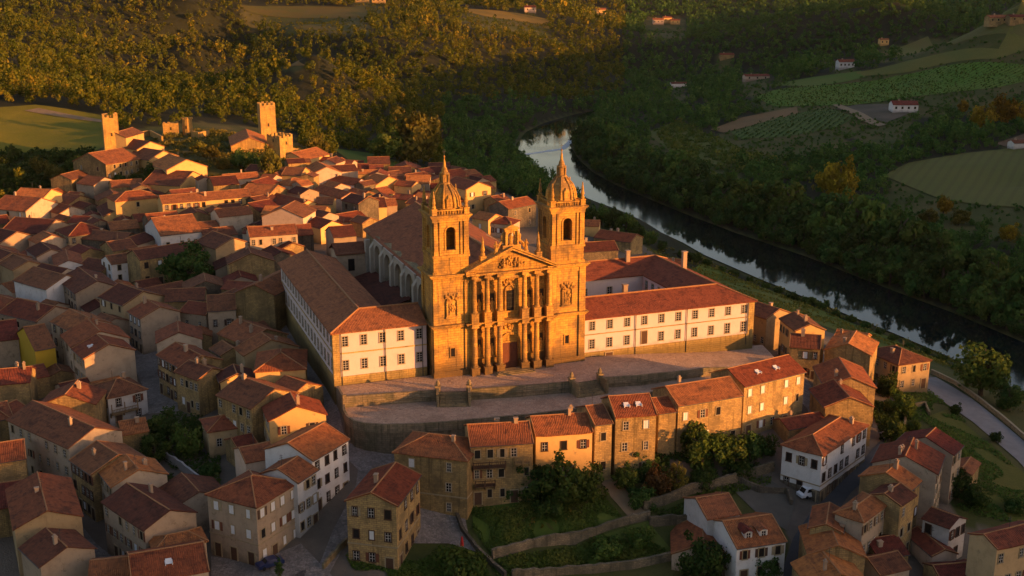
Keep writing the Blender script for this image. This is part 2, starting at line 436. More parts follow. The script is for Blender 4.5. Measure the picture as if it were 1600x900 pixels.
def m_ground():
    t = NT('valley_ground'); g = t.gpos()
    at = lambda n: t.n('Attribute', {'attribute_name': n, 'attribute_type': 'GEOMETRY'}).outputs['Fac']
    n1 = t.noise(g, .035, 5, .6); n2 = t.noise(g, .6, 4, .65); n3 = t.noise(g, 3.0, 3, .6)
    grass = t.mix(n2, (.030,.042,.012), (.075,.078,.020)); grass = t.mix(t.ramp(n1, .42, .62), grass, (.085,.075,.026))
    grass = t.mix(t.math('MULTIPLY', t.ramp(n3, .55, .7), .5), grass, (.020,.028,.010))
    town = t.mix(n2, (.10,.080,.062), (.17,.135,.105)); town = t.mix(t.math('MULTIPLY', t.ramp(n1, .45, .6), .5), town, (.07,.062,.05))
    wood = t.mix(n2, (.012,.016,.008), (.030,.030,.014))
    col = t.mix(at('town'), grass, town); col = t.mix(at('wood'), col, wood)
    h = t.math('ADD', t.math('MULTIPLY', n2, .5), n3)
    return t.bsdf(col, .95, .1, t.bump(h, .15))
GROUND = m_ground()
def m_cobble(name, a, b, scale=2.2):
    t = NT(name); g = t.gpos()
    vo = t.n('TexVoronoi', {'feature': 'F1'}, Vector=g, Scale=scale)
    ed = t.n('TexVoronoi', {'feature': 'DISTANCE_TO_EDGE'}, Vector=g, Scale=scale)
    wn = t.n('SeparateColor', None, Color=vo.outputs['Color']).outputs[0]
    col = t.mix(wn, a, b)
    col = t.mix(t.math('MULTIPLY', t.math('SUBTRACT', 1.0, t.ramp(ed.outputs[0], 0.0, .08)), .6), col, tuple(x*.45 for x in a))
    big = t.noise(g, .18, 5, .65)
    col = t.mix(t.math('MULTIPLY', t.ramp(big, .45, .68), .55), col, tuple(x*.55 for x in a))
    moss = t.noise(g, .7, 5, .7)
    col = t.mix(t.math('MULTIPLY', t.ramp(moss, .58, .75), .35), col, (.09,.085,.045))
    return t.bsdf(col, .8, .25, t.bump(t.ramp(ed.outputs[0], 0.0, .12), .05))
COBBLE = m_cobble('street_cobbles', (.15,.128,.115), (.26,.22,.195))
PAVING = m_cobble('plaza_paving', (.33,.225,.16), (.43,.305,.22), 1.7)
def m_lane(name, a):
    t = NT(name); g = t.gpos(); n = t.noise(g, .5, 5, .6)
    return t.bsdf(t.mix(n, tuple(x*.65 for x in a), tuple(x*1.3 for x in a)), .9, .2, t.bump(t.noise(g, 4, 3), .03))
ASPHALT = m_lane('worn_asphalt', (.060,.060,.064)); DIRT = m_lane('pale_dirt', (.20,.145,.085)); GRAVEL = m_lane('pale_gravel', (.20,.18,.175))
def m_field(name, a, b, rows=0.0, ang=0.0, dark=None):
    t = NT(name); g = t.gpos()
    n = t.noise(g, .03, 5, .6); n2 = t.noise(g, .9, 4, .6)
    col = t.mix(t.ramp(n, .35, .65), a, b); col = t.mix(t.math('MULTIPLY', n2, .5), col, tuple(x*.55 for x in a))
    if rows:
        m = t.n('Mapping', None, Vector=g, Rotation=(0, 0, ang)).outputs[0]
        x = t.n('SeparateXYZ', None, Vector=m).outputs[0]
        x = t.math('ADD', x, t.math('MULTIPLY', n2, .8))
        s = t.math('SINE', t.math('MULTIPLY', x, 2*math.pi/rows))
        col = t.mix(t.math('MULTIPLY', t.ramp(s, -.2, .8), .55), col, dark or tuple(x*.45 for x in a))
    return t.bsdf(col, .95, .1, t.bump(n2, .2))
GRASS = m_field('town_grass', (.062,.095,.016), (.105,.120,.026))
# ================================================================ the church and its monastery
CH_A = R(20.4); CH_O = np.array([-0.26, 222.37, 0.0])
FV = np.array([math.cos(CH_A), math.sin(CH_A)]); BV = np.array([-math.sin(CH_A), math.cos(CH_A)])
def cw(f, b): p = CH_O[:2] + FV*f + BV*b; return (float(p[0]), float(p[1]))
def cl(x, y): d = np.array([x, y]) - CH_O[:2]; return float(d @ FV), float(d @ BV)

church = empty('church', (CH_O[0]+.3*FV[0], CH_O[1]+.3*FV[1], 0), CH_A, 'golden baroque stone church with two bell towers, pediment and columned front', 'church')

def arch_wall(mb, x0, x1, z0, z1, ow, zs, zt, y0, y1, cx=None, n=10):
    """wall x0..x1, z0..z1, thickness y0..y1 with a round-headed opening of half width ow, sill zs, springing zt"""
    cx = (x0+x1)/2 if cx is None else cx
    mb.box(x0, cx-ow, y0, y1, z0, z1); mb.box(cx+ow, x1, y0, y1, z0, z1)
    if zs > z0: mb.box(cx-ow, cx+ow, y0, y1, z0, zs)
    for i in range(n):
        a0, a1 = math.pi*i/n, math.pi*(i+1)/n
        xa, za, xb, zb = cx+ow*math.cos(a0), zt+ow*math.sin(a0), cx+ow*math.cos(a1), zt+ow*math.sin(a1)
        mb.slab_xz([(xa, za), (xa, z1), (xb, z1), (xb, zb)], y0, y1)

def cornice(mb, x0, x1, y0, y1, z, h, out, steps=3):
    for i in range(steps):
        o = out*(i+1)/steps; mb.box(x0-o, x1+o, y0-o, y1+o*.6, z+h*i/steps, z+h*(i+1)/steps)

def rough_ornament(mb, cx, cz, w, h, y, depth, seed, n=26, shape=None):
    """carved relief: overlapping scrolls, figures and leaves standing off the wall"""
    rr = random.Random(seed)
    for i in range(n):
        a = rr.random()*2*math.pi; q = math.sqrt(rr.random())
        x = cx + math.cos(a)*q*w/2; z = cz + math.sin(a)*q*h/2
        if shape and not shape(x-cx, z-cz): continue
        r = rr.uniform(.16, .36)
        k = rr.randint(5, 7); d = depth*rr.uniform(.5, 1.0); ph = rr.random()*6.28
        ring = [(x+r*math.cos(ph+6.283*j/k), z+r*1.25*math.sin(ph+6.283*j/k)) for j in range(k)]
        v = [(p[0], y, p[1]) for p in ring] + [(x+(p[0]-x)*.7, y-d*.7, z+(p[1]-z)*.7) for p in ring] + [(x, y-d, z)]
        f = [(j, (j+1) % k, k+(j+1) % k, k+j) for j in range(k)] + [(k+j, k+(j+1) % k, 2*k) for j in range(k)]
        mb.add(v, f)

def statue(mb, x, y, z, h, seed=0):
    """draped standing figure with head, arms and a block under its feet"""
    s = h/2.0
    mb.box(x-.34*s, x+.34*s, y-.28*s, y+.28*s, z, z+.16*s)
    mb.lathe([(.30*s, z+.16*s), (.34*s, z+.3*s), (.25*s, z+.85*s), (.21*s, z+1.08*s), (.29*s, z+1.38*s), (.27*s, z+1.55*s), (.10*s, z+1.66*s)], x, y, 9, sy=.75)
    mb.lathe([(.07*s, z+1.62*s), (.13*s, z+1.72*s), (.145*s, z+1.84*s), (.10*s, z+1.96*s), (.02*s, z+2.0*s)], x, y, 8)
    sg = 1 if seed % 2 else -1
    mb.tube([(x+.26*s, y, z+1.46*s), (x+.36*s, y-.1*s, z+1.15*s), (x+.16*s, y-.26*s, z+1.0*s)], [.09*s, .08*s, .06*s], 6)
    mb.tube([(x-.26*s, y, z+1.46*s), (x-.38*s, y-.08*s, z+1.18*s), (x-.28*s*1.2, y-.28*s, z+1.25*s)], [.09*s, .08*s, .06*s], 6)
    if sg > 0: mb.tube([(x-.38*s, y-.3*s, z+.2*s), (x-.36*s, y-.3*s, z+1.8*s)], [.03*s, .03*s], 5)

def column(mb, x, y, z0, z1, r=.55):
    mb.box(x-r*1.45, x+r*1.45, y-r*1.45, y+r*1.45, z0, z0+1.9)                      # pedestal
    mb.box(x-r*1.6, x+r*1.6, y-r*1.6, y+r*1.6, z0+1.9, z0+2.1)
    mb.lathe([(r*1.3, z0+2.1), (r*1.3, z0+2.3), (r*1.05, z0+2.42), (r, z0+2.5), (r*1.02, z0+4.4), (r*.86, z1-.75), (r*.95, z1-.7), (r*.9, z1-.6), (r*1.25, z1-.22)], x, y, 14)
    mb.box(x-r*1.4, x+r*1.4, y-r*1.4, y+r*1.4, z1-.22, z1)

# ---- central front
mb = MB()
arch_wall(mb, -9.0, 9.0, -3.0, 10.2, 1.75, -3.0, 5.6, 1.35, 2.4)
mb.box(-9.0, 9.0, 1.35, 2.4, 10.2, 20.4)
mb.box(-9.0, -1.75, .9, 1.35, -3, 1.0); mb.box(1.75, 9.0, .9, 1.35, -3, 1.0)
for x0, x1 in ((-8.75, -7.7), (7.7, 8.75)):
    mb.box(x0, x1, .2, 2.5, -3, 10.2); mb.box(x0, x1, .2, 2.5, 10.9, 20.4)
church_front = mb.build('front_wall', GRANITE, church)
# niches: shallow round-headed recesses carried by a surround that stands off the wall
def niche(mb, cx, z0, z1, w):
    zt = z1 - w
    for s in (-1, 1): mb.box(cx+s*w-.16, cx+s*w+.16, 1.07, 1.36, z0, zt)
    n = 8
    for i in range(n):
        a0, a1 = math.pi*i/n, math.pi*(i+1)/n
        mb.slab_xz([(cx+(w-.16)*math.cos(a0), zt+(w-.16)*math.sin(a0)), (cx+(w+.16)*math.cos(a0), zt+(w+.16)*math.sin(a0)),
                    (cx+(w+.16)*math.cos(a1), zt+(w+.16)*math.sin(a1)), (cx+(w-.16)*math.cos(a1), zt+(w-.16)*math.sin(a1))], 1.07, 1.36)
    mb.box(cx-w-.3, cx+w+.3, .95, 1.37, z0-.3, z0)
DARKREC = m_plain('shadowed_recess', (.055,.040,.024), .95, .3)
st = []
for cx in (-6.65, -3.97, 3.97, 6.65):
    for z0, z1, hw in ((12.6, 17.0, .78), (3.2, 7.6, .70)):
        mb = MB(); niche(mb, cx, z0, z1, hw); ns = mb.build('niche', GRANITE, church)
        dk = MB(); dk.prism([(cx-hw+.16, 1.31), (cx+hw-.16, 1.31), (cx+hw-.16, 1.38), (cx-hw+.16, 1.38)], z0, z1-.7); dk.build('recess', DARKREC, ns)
    st += [(cx, 12.6, 2.9), (cx, 3.2, 2.8)]
mb = MB(); niche(mb, 0, 12.4, 17.6, 1.0); mb.build('window_surround', GRANITE, church)
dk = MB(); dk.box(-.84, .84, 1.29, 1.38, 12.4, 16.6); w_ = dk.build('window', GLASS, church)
mw = MB()
for z in (13.2, 14.1, 15.0, 15.9): mw.box(-.84, .84, 1.25, 1.285, z-.03, z+.03)
for x in (-.4, 0, .4): mw.box(x-.03, x+.03, 1.24, 1.285, 12.4, 16.6)
mw.build('window_bars', IRON, w_)
for i, (cx, z, h) in enumerate(st):
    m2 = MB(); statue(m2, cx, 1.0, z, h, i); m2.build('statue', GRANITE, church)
for cx in (-8.0, -5.3, -2.65, 2.65, 5.3, 8.0):
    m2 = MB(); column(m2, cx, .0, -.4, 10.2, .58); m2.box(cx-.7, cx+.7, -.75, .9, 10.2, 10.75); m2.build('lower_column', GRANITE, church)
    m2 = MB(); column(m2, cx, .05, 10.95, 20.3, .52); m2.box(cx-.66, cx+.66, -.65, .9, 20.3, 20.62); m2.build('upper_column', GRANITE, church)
mb = MB()
cornice(mb, -9.25, 9.25, .1, 2.4, 10.2, .75, .55); mb.build('middle_cornice', GRANITE, church)
mb = MB(); mb.box(-9.2, 9.2, .35, 2.4, 19.3, 20.35)
cornice(mb, -9.2, 9.2, .2, 2.4, 20.35, .6, .55); mb.build('upper_cornice', GRANITE, church)
# pediment
PZ, PT, PX = 20.95, 25.3, 9.7
mb = MB(); mb.slab_xz([(-PX+.6, PZ), (PX-.6, PZ), (0, PT-.35)], .55, 2.4); ped = mb.build('pediment', GRANITE, church)
mb = MB()
for s in (-1, 1):
    mb.slab_xz([(s*PX, PZ), (s*PX, PZ+.38), (0, PT+.45), (0, PT-.05)], -.35, 2.4)
    mb.slab_xz([(s*(PX+.15), PZ+.38), (s*(PX+.15), PZ+.62), (0, PT+.74), (0, PT+.45)], -.6, 2.4)
mb.build('raking_cornice', GRANITE, ped)
mb = MB(); rough_ornament(mb, 0, 22.6, 6.6, 2.6, .55, .55, 3, 60, lambda x, z: abs(x) < 4.1-1.5*(z+1.2)); 
statue(mb, -1.6, .35, 21.5, 2.0, 1); statue(mb, 1.6, .35, 21.5, 2.0, 0); mb.build('carved_relief', GRANITE, ped)
def ornament(*a): mb = MB(); rough_ornament(mb, *a); mb.build('carved_ornament', GRANITE, church)
ornament(0, 18.4, 3.2, 1.7, 1.35, .5, 5, 30); ornament(0, 9.1, 3.0, 1.2, 1.35, .45, 9, 20)
for cx in (-6.65, -3.97, 3.97, 6.65): ornament(cx, 17.9, 1.6, 1.2, 1.35, .4, int(cx*10), 12); ornament(cx, 8.3, 1.4, 1.0, 1.35, .35, int(cx*11)+1, 9)
# crowning group over the pediment: an open stone aedicule with a saint, flanked by scrolls and figures
mb = MB()
mb.box(-1.9, 1.9, .1, 1.6, 25.2, 26.3); arch_wall(mb, -1.35, 1.35, 26.3, 29.9, .75, 26.3, 28.4, .4, 1.3)
for s in (-1, 1):
    mb.lathe([(.24, 26.3), (.2, 26.5), (.19, 29.2), (.28, 29.5)], s*1.25, .2, 8)
    mb.tube([(s*1.4, .8, 29.4), (s*1.9, .8, 28.4), (s*1.75, .8, 27.3), (s*2.5, .8, 26.5), (s*2.9, .8, 25.4)], [.2, .3, .3, .34, .25], 7)
cornice(mb, -1.4, 1.4, .3, 1.4, 29.9, .35, .25, 2)
mb.slab_xz([(-1.5, 30.25), (1.5, 30.25), (0, 31.1)], .2, 1.4)
mb.lathe([(.2, 30.9), (.1, 31.3), (.2, 31.5), (.02, 31.9)], 0, .8, 6)
aed = mb.build('crowning_aedicule', GRANITE, church); aed.scale = (1, 1, .86); aed.location = (0, 0, 25.2*.14)
m2 = MB(); statue(m2, 0, .75, 26.3, 2.6, 1); m2.build('statue', GRANITE, aed)
for s in (-1, 1):
    m2 = MB(); statue(m2, s*3.2, .6, 24.6, 2.5, s > 0); m2.build('statue', GRANITE, church)
    m2 = MB(); m2.box(s*5.9-.6, s*5.9+.6, .2, 1.4, 23.0, 24.3); m2.lathe([(.42, 24.3), (.5, 24.7), (.3, 24.95), (.46, 25.5), (.22, 26.8), (.3, 26.95), (.05, 28.2)], s*5.9, .8, 8); m2.build('pinnacle', GRANITE, church)
# door
mb = MB(); mb.box(-1.74, 1.74, 1.55, 1.8, -1, 5.55)
for x in (-.02,): mb.box(x-.02, x+.04, 1.48, 1.55, 0, 5.5)
for s in (-1, 1):
    for z0, z1 in ((.4, 1.6), (1.9, 3.4), (3.7, 5.1)): mb.box(s*.9-.55, s*.9+.55, 1.47, 1.55, z0, z1)
mb.build('door', WOOD_R, church)
mb = MB(); mb.box(-1.74, 1.74, 1.5, 1.9, 5.55, 5.85)
n = 12
for i in range(n):
    a0, a1 = math.pi*i/n, math.pi*(i+1)/n
    mb.slab_xz([(1.7*math.cos(a0), 5.85+1.6*math.sin(a0)), (1.7*math.cos(a1), 5.85+1.6*math.sin(a1)), (0, 5.85)], 1.6, 1.9)
    mb.slab_xz([(1.75*math.cos(a0), 5.6+1.75*math.sin(a0)), (2.25*math.cos(a0), 5.6+2.25*math.sin(a0)), (2.25*math.cos(a1), 5.6+2.25*math.sin(a1)), (1.75*math.cos(a1), 5.6+1.75*math.sin(a1))], 1.0, 1.4)
for s in (-1, 1): mb.box(s*2.0-.26, s*2.0+.26, .95, 1.4, -1, 5.6)
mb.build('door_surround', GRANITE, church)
mb = MB()
for i in range(3): mb.box(-4.2+i*.45, 4.2-i*.45, -2.6+i*.5, .5, -1.5, .16+i*.16)
mb.build('door_steps', GRANITE_D, church)

# ---- towers
BELLS = []
def tower(x0, x1, yf):
    cx = (x0+x1)/2; d = x1-x0; y0, y1 = yf, yf+d
    m = MB(); m.box(x0, x1, y0, y1, -5, 21.0)
    m.box(x0-.25, x1+.25, y0-.25, y1+.25, -5, 1.2)
    for a in (x0, x1-1.1):
        m.box(a-.12, a+1.22, y0-.28, y0, 1.2, 20.4); m.box(a-.12, a+1.22, y1, y1+.28, 1.2, 20.4)
    for b in (y0, y1-1.1):
        m.box(x0-.28, x0, b-.0, b+1.1, 1.2, 20.4); m.box(x1, x1+.28, b-.0, b+1.1, 1.2, 20.4)
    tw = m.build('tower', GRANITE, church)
    m = MB(); cornice(m, x0-.2, x1+.2, y0-.2, y1+.2, 10.2, .75, .55); m.build('middle_cornice', GRANITE, tw)
    m = MB(); m.box(x0-.15, x1+.15, y0-.15, y1+.15, 19.5, 20.4); cornice(m, x0-.2, x1+.2, y0-.2, y1+.2, 20.4, .8, .7); m.build('upper_cornice', GRANITE, tw)
    # carved false window with slots
    m = MB(); m.box(cx-1.05, cx+1.05, y0-.14, y0+.02, 12.6, 15.7); rough_ornament(m, cx, 16.5, 2.9, 1.5, y0-.02, .4, int(cx), 26)
    m.box(cx-1.35, cx+1.35, y0-.34, y0, 12.2, 12.6)
    for s in (-1, 1): m.box(cx+s*1.05-.17, cx+s*1.05+.17, y0-.34, y0, 12.6, 15.8)
    rough_ornament(m, cx, 14.1, 1.1, 2.4, y0-.14, .25, int(cx)+5, 14)
    m.build('carved_ornament', GRANITE, tw)
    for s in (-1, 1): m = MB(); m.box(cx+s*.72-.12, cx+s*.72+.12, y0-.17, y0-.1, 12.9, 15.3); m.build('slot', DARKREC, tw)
    m = MB(); m.box(cx-.42, cx+.42, y0-.06, y0+.05, 4.2, 5.9); m.build('window', GLASS, tw)
    m = MB()
    for s in (-1, 1): m.box(cx+s*.52-.1, cx+s*.52+.1, y0-.16, y0+.02, 4.1, 6.0)
    m.box(cx-.65, cx+.65, y0-.16, y0+.02, 6.0, 6.22); m.box(cx-.65, cx+.65, y0-.16, y0+.02, 3.9, 4.12); m.build('window_surround', GRANITE, tw)
    # attic
    i = .2; m = MB(); m.box(x0+i, x1-i, y0+i, y1-i, 21.0, 25.0)
    m.box(x0+i-.2, x1-i+.2, y0+i-.2, y1-i+.2, 21.1, 21.7); m.box(x0+i-.22, x1-i+.22, y0+i-.22, y1-i+.22, 24.5, 25.05); m.build('attic', GRANITE, tw)
    # belfry: four walls with a tall arch, doubled corner pilasters
    b = .32; bx0, bx1, by0, by1 = x0+b, x1-b, y0+b, y1-b; cy = (y0+y1)/2
    m = MB(); L = (bx1-bx0)/2
    for k in range(4):
        m.M = Matrix.Translation((cx, cy, 0)) @ Matrix.Rotation(k*math.pi/2, 4, 'Z')
        arch_wall(m, -L+ (0 if k % 2 == 0 else .75), L-(0 if k % 2 == 0 else .75), 25.05, 32.2, .95, 25.9, 29.6, -L, -L+.75)
        for s in (-1, 1):
            m.box(s*(L-.42)-.38, s*(L-.42)+.38, -L-.26, -L, 25.05, 31.6); m.box(s*(L-1.35)-.2, s*(L-1.35)+.2, -L-.2, -L, 25.05, 31.6)
            m.box(s*(L-.42)-.46, s*(L-.42)+.46, -L-.34, -L, 25.05, 25.7)
            m.box(s*1.12-.15, s*1.12+.15, -L-.12, -L, 25.9, 29.7)
        for q in range(8):
            a0, a1 = math.pi*q/8, math.pi*(q+1)/8
            m.slab_xz([(.97*math.cos(a0), 29.6+.97*math.sin(a0)), (1.27*math.cos(a0), 29.6+1.27*math.sin(a0)), (1.27*math.cos(a1), 29.6+1.27*math.sin(a1)), (.97*math.cos(a1), 29.6+.97*math.sin(a1))], -L-.12, -L)
    m.M = None; m.build('belfry', GRANITE, tw)
    m = MB(); m.box(bx0-.28, bx1+.28, by0-.28, by1+.28, 31.6, 32.2); cornice(m, bx0-.2, bx1+.2, by0-.2, by1+.2, 32.2, .8, .6); m.build('belfry_cornice', GRANITE, tw)
    m = MB(); m.box(bx0+.75, bx1-.75, by0+.75, by1-.75, 31.2, 31.7); m.box(bx0+.6, bx1-.6, by0+.6, by1-.6, 24.9, 25.1); m.build('belfry_vault', GRANITE_D, tw)
    # balustrade and corner pinnacles
    m = MB()
    for k in range(4):
        m.M = Matrix.Translation((cx, cy, 0)) @ Matrix.Rotation(k*math.pi/2, 4, 'Z')
        m.box(-L+.4, L-.4, -L-.1, -L+.18, 33.75, 33.95)
        for q in range(11): m.lathe([(.09, 33.0), (.14, 33.3), (.07, 33.75)], -L+.7+q*(2*L-1.4)/10, -L+.04, 5)
    m.M = None; m.build('balustrade', GRANITE, tw)
    for sx in (-1, 1):
        for sy in (-1, 1):
            m = MB(); px, py = cx+sx*(L-.2), cy+sy*(L-.2)
            m.box(px-.5, px+.5, py-.5, py+.5, 33.0, 34.1); m.box(px-.58, px+.58, py-.58, py+.58, 34.1, 34.25)
            m.lathe([(.34, 34.25), (.46, 34.6), (.26, 34.85), (.42, 35.3), (.24, 36.3), (.30, 36.4), (.10, 37.2), (.17, 37.4), (.02, 37.8)], px, py, 8); m.build('pinnacle', GRANITE, tw)
    # bell-shaped dome with ribs, oculi, lantern, spire
    m = MB(); m.lathe([(2.95, 33.0), (2.95, 33.9), (3.1, 34.0), (2.85, 34.2), (2.82, 35.0), (2.62, 36.0), (2.2, 37.0), (1.45, 37.8), (1.1, 38.3), (1.05, 38.6)], cx, cy, 16, rot=math.pi/16)
    for q in range(8):
        a = math.pi/8 + q*math.pi/4
        m.tube([(cx+r*math.cos(a), cy+r*math.sin(a), z) for r, z in ((3.0, 34.1), (2.93, 35.0), (2.73, 36.0), (2.3, 37.0), (1.6, 37.8), (1.12, 38.5))], [.26, .22, .2, .19, .17, .15], 6)
    for q in range(4):
        a = q*math.pi/2; px, py = cx+2.5*math.cos(a), cy+2.5*math.sin(a)
        m.box(px-.55, px+.55, py-.55, py+.55, 34.1, 35.9); m.lathe([(.6, 35.9), (.3, 36.3), (.04, 36.6)], px, py, 6)
    dm = m.build('dome', GRANITE, tw)
    m = MB(); m.lathe([(1.15, 38.5), (1.15, 38.8), (.82, 38.9), (.8, 40.6), (1.02, 40.7), (1.0, 40.95), (.72, 41.1), (.5, 41.9), (.55, 42.0), (.34, 42.2), (.22, 43.4), (.08, 44.3), (.2, 44.45), (.2, 44.65), (.03, 44.9)], cx, cy, 10)
    for q in range(6):
        a = q*math.pi/3; m.lathe([(.16, 38.8), (.13, 39.0), (.12, 40.6)], cx+.95*math.cos(a), cy+.95*math.sin(a), 6)
    q = m.build('lantern', GRANITE, tw); q.scale = (1, 1, .87); q.location = (0, 0, 38.5*.13)
    m = MB(); m.box(cx-.035, cx+.035, cy-.035, cy+.035, 44.0, 45.2); m.box(cx-.34, cx+.34, cy-.03, cy+.03, 44.7, 44.78); m.build('cross', IRON, tw)
    BELLS.append((cx, cy))
tower(-16.15, -8.55, .8); tower(8.55, 16.15, .8)
BRONZE = m_plain('green_bronze', (.16,.13,.07), .5, .4, 3.0, .4, .6)
for i, (bx, by) in enumerate(BELLS):
    p = cw(bx, by); m = MB()
    m.lathe([(.72, 27.4), (.62, 27.5), (.45, 28.1), (.38, 28.6), (.15, 28.85)], 0, 0, 12); m.box(-1.8, 1.8, -.1, .1, 28.85, 29.05)
    b = m.build('church_bell', BRONZE, None, (p[0], p[1], 0), CH_A)
    tag(b, ('bronze bell hanging in the arches of the left church tower', 'bronze bell hanging in the arches of the right church tower')[i], 'bell', 'bells in the church towers')
# ---- nave: tall body with buttresses, low aisle on the left, tiled roof
NX, NE, NRZ, NB = 13.2, 16.6, 22.3, 70.0
mb = MB()
mb.slab_xz([(-NX, -6), (-NX, NE), (0, NRZ-.35), (NX, NE), (NX, -6)], 2.4, NB); mb.build('nave', GRANITE_D, church)
BUTT = m_plaster('pale_buttress_stone', (.34,.29,.235), (.20,.17,.13), .5, .02)
for i in range(6):
    y = 10.5 + i*9.6; m = MB()
    m.slab_xz([(-NX-1.7, -4), (-NX+.1, -4), (-NX+.1, NE-.4), (-NX-.5, NE-.9), (-NX-1.7, NE-2.6)], y, y+1.5); m.build('buttress', BUTT, church)
    m = MB()
    if i < 5: arch_wall(m, y+1.5, y+9.6, 9.0, NE-.3, 3.2, 9.0, 12.2, 0, .9)
    if i < 5:
        o = m.build('buttress_arch', BUTT, church); o.rotation_euler = (0, 0, math.pi/2); o.location = (-NX-.05, 0, 0)
m = MB()
for s in (-1, 1):
    lo = (s*(NX+.6), NE-.25)
    a = (lo[0], 2.0, lo[1]); b = (lo[0], NB+.5, lo[1]); c = (0, NB+.5, NRZ); d = (0, 2.0, NRZ)
    if s < 0: m.patch(b, a, d, c, 16, 6, .3, 3.1, .08)
    else: m.patch(a, b, c, d, 16, 6, .3, 4.1, .08)
m.box(-.25, .25, 2.0, NB+.5, NRZ-.1, NRZ+.22, 1)
m.build('nave_roof', [CHURCH_TILE, RIDGE_M], church)
m = MB(); m.box(-NX-.1, NX+.1, 2.0, 2.9, 15, 20.2); m.build('gable_wall', GRANITE_D, church)
# low chapels between the nave and the left wing
for (xa, xb, ya, yb, e, r_) in ((-21.5, -13.4, 9, 26, 6.2, 8.6), (-21.8, -13.5, 27, 44, 7.0, 9.6), (-21.3, -13.6, 45, 60, 6.0, 8.2)):
    m = MB(); m.box(xa, xb, ya, yb, -3, e); ap = m.build('side_chapel', RUBBLE_D, church)
    m = MB(); xm = xb-.1
    m.patch((xa-.4, yb+.3, e-.1), (xa-.4, ya-.3, e-.1), (xm, ya-.3, r_), (xm, yb+.3, r_), 8, 4, .2, xa+ya, .10); m.build('chapel_roof', TILES[1], ap)
m = MB(); m.box(-22, -15.0, 63.5, 71, -3, 12.2); tr = m.build('sacristy', WALLS['tan'], church)
m = MB()
m.patch((-22.5, 63.0, 12.0), (-14.6, 63.0, 12.0), (-14.6, 67.3, 14.0), (-22.5, 67.3, 14.0), 8, 4, .2, 2.2, .06)
m.patch((-14.6, 71.5, 12.0), (-22.5, 71.5, 12.0), (-22.5, 67.3, 14.0), (-14.6, 67.3, 14.0), 8, 4, .2, 2.7, .06); m.build('sacristy_roof', TILES[1], tr)
m = MB(); m.box(-19.4, -17.8, 63.42, 63.5, 7.6, 10.6); m.build('window', GLASS, tr)
m = MB(); m.box(-15.1, -13.9, 62.6, 64.0, -3, 15.2); m.build('corner_pier', BUTT, church)

# ---- windows used all over the place: a surround standing off the wall, dark panes behind glazing bars
_WIN = {}
def win_meshes(w, h, frame, bars, shut=False, leaf=None):
    k = (round(w, 2), round(h, 2), frame.name, bars, shut, leaf and leaf.name)
    if k not in _WIN:
        m = MB(); t = .14
        m.box(-w/2-t, -w/2, -.10, .02, -h/2-t, h/2+t); m.box(w/2, w/2+t, -.10, .02, -h/2-t, h/2+t)
        m.box(-w/2, w/2, -.10, .02, h/2, h/2+t); m.box(-w/2-t-.05, w/2+t+.05, -.16, .02, -h/2-t, -h/2)
        if leaf:
            for s in (-1, 1):
                m.box(s*(w/2+t+w/4+.02)-w/4, s*(w/2+t+w/4+.02)+w/4, -.07, -.02, -h/2, h/2, 1)
        fm = m.mesh('window', [frame] + ([leaf] if leaf else []))
        m = MB(); m.add([(-w/2, -.02, -h/2), (w/2, -.02, -h/2), (w/2, -.02, h/2), (-w/2, -.02, h/2)], [(0, 1, 2, 3)], 0)
        if bars:
            m.box(-.035, .035, -.055, -.024, -h/2, h/2, 1)
            for q in range(1, bars): m.box(-w/2, w/2, -.052, -.024, -h/2+h*q/bars-.03, -h/2+h*q/bars+.03, 1)
            m.box(-w/2, -w/2+.06, -.052, -.024, -h/2, h/2, 1); m.box(w/2-.06, w/2, -.052, -.024, -h/2, h/2, 1)
        pm = m.mesh('pane', [SHUTTER if shut else GLASS, FRAME_W if not shut else SHUTTER])
        _WIN[k] = (fm, pm)
    return _WIN[k]
def add_window(parent, loc, rz, w=.95, h=1.45, frame=None, bars=3, shut=False, leaf=None):
    fm, pm = win_meshes(w, h, frame or FRAME_S, bars, shut, leaf)
    o = obj('window', fm, parent, loc, rz)
    obj('pane', pm, o)
    return o
def add_door(parent, loc, rz, w=1.2, h=2.2, mat=None):
    k = ('door', w, h, (mat or WOOD_D).name)
    if k not in _WIN:
        m = MB(); t = .18
        m.box(-w/2-t, -w/2, -.12, .02, 0, h+t, 1); m.box(w/2, w/2+t, -.12, .02, 0, h+t, 1); m.box(-w/2, w/2, -.12, .02, h, h+t, 1)
        m.box(-w/2, w/2, -.05, .0, 0, h, 0); m.box(-.03, .03, -.07, -.05, 0, h, 0)
        for s in (-1, 1): m.box(s*w/4-w/6, s*w/4+w/6, -.07, -.05, h*.15, h*.45, 0)
        _WIN[k] = m.mesh('door', [mat or WOOD_D, FRAME_S])
    return obj('door', _WIN[k], parent, loc, rz)

# ---- left wing: long white range with a hipped corner, ridge 6.5 m behind its eaves
GBASE = m_stone('golden_base_stone', (.46,.31,.11), (.37,.24,.085), (.18,.12,.055), (.20,.15,.065), 1.0, .45, .06, .8, (-.8, 1.6))
LE, LRI = 10.9, 13.6
wl = empty('monastery_wing', (*cw(-29, 8), 0), CH_A, 'long white monastery wing with brown tiled roof running back to the left of the church', 'monastery')
def wloc(f, b): return (f+29, b-8)
ax, ay = wloc(-35.5, 3.4); bx, by = wloc(-22.5, 64)
m = MB(); m.box(ax, bx, ay, by, 1.6, LE); m.box(bx, wloc(-16.7, 0)[0], ay, ay+11, 1.6, LE); m.build('wall', WING_WHITE, wl)
m = MB(); m.box(ax-.12, bx+.12, ay-.12, by+.1, -8, 1.75); m.box(bx, wloc(-16.7, 0)[0], ay-.12, ay+11, -8, 1.75)
m.box(ax-.14, ax+1.2, ay-.14, ay+1.0, 1.75, LE); m.build('stone_base', GBASE, wl)
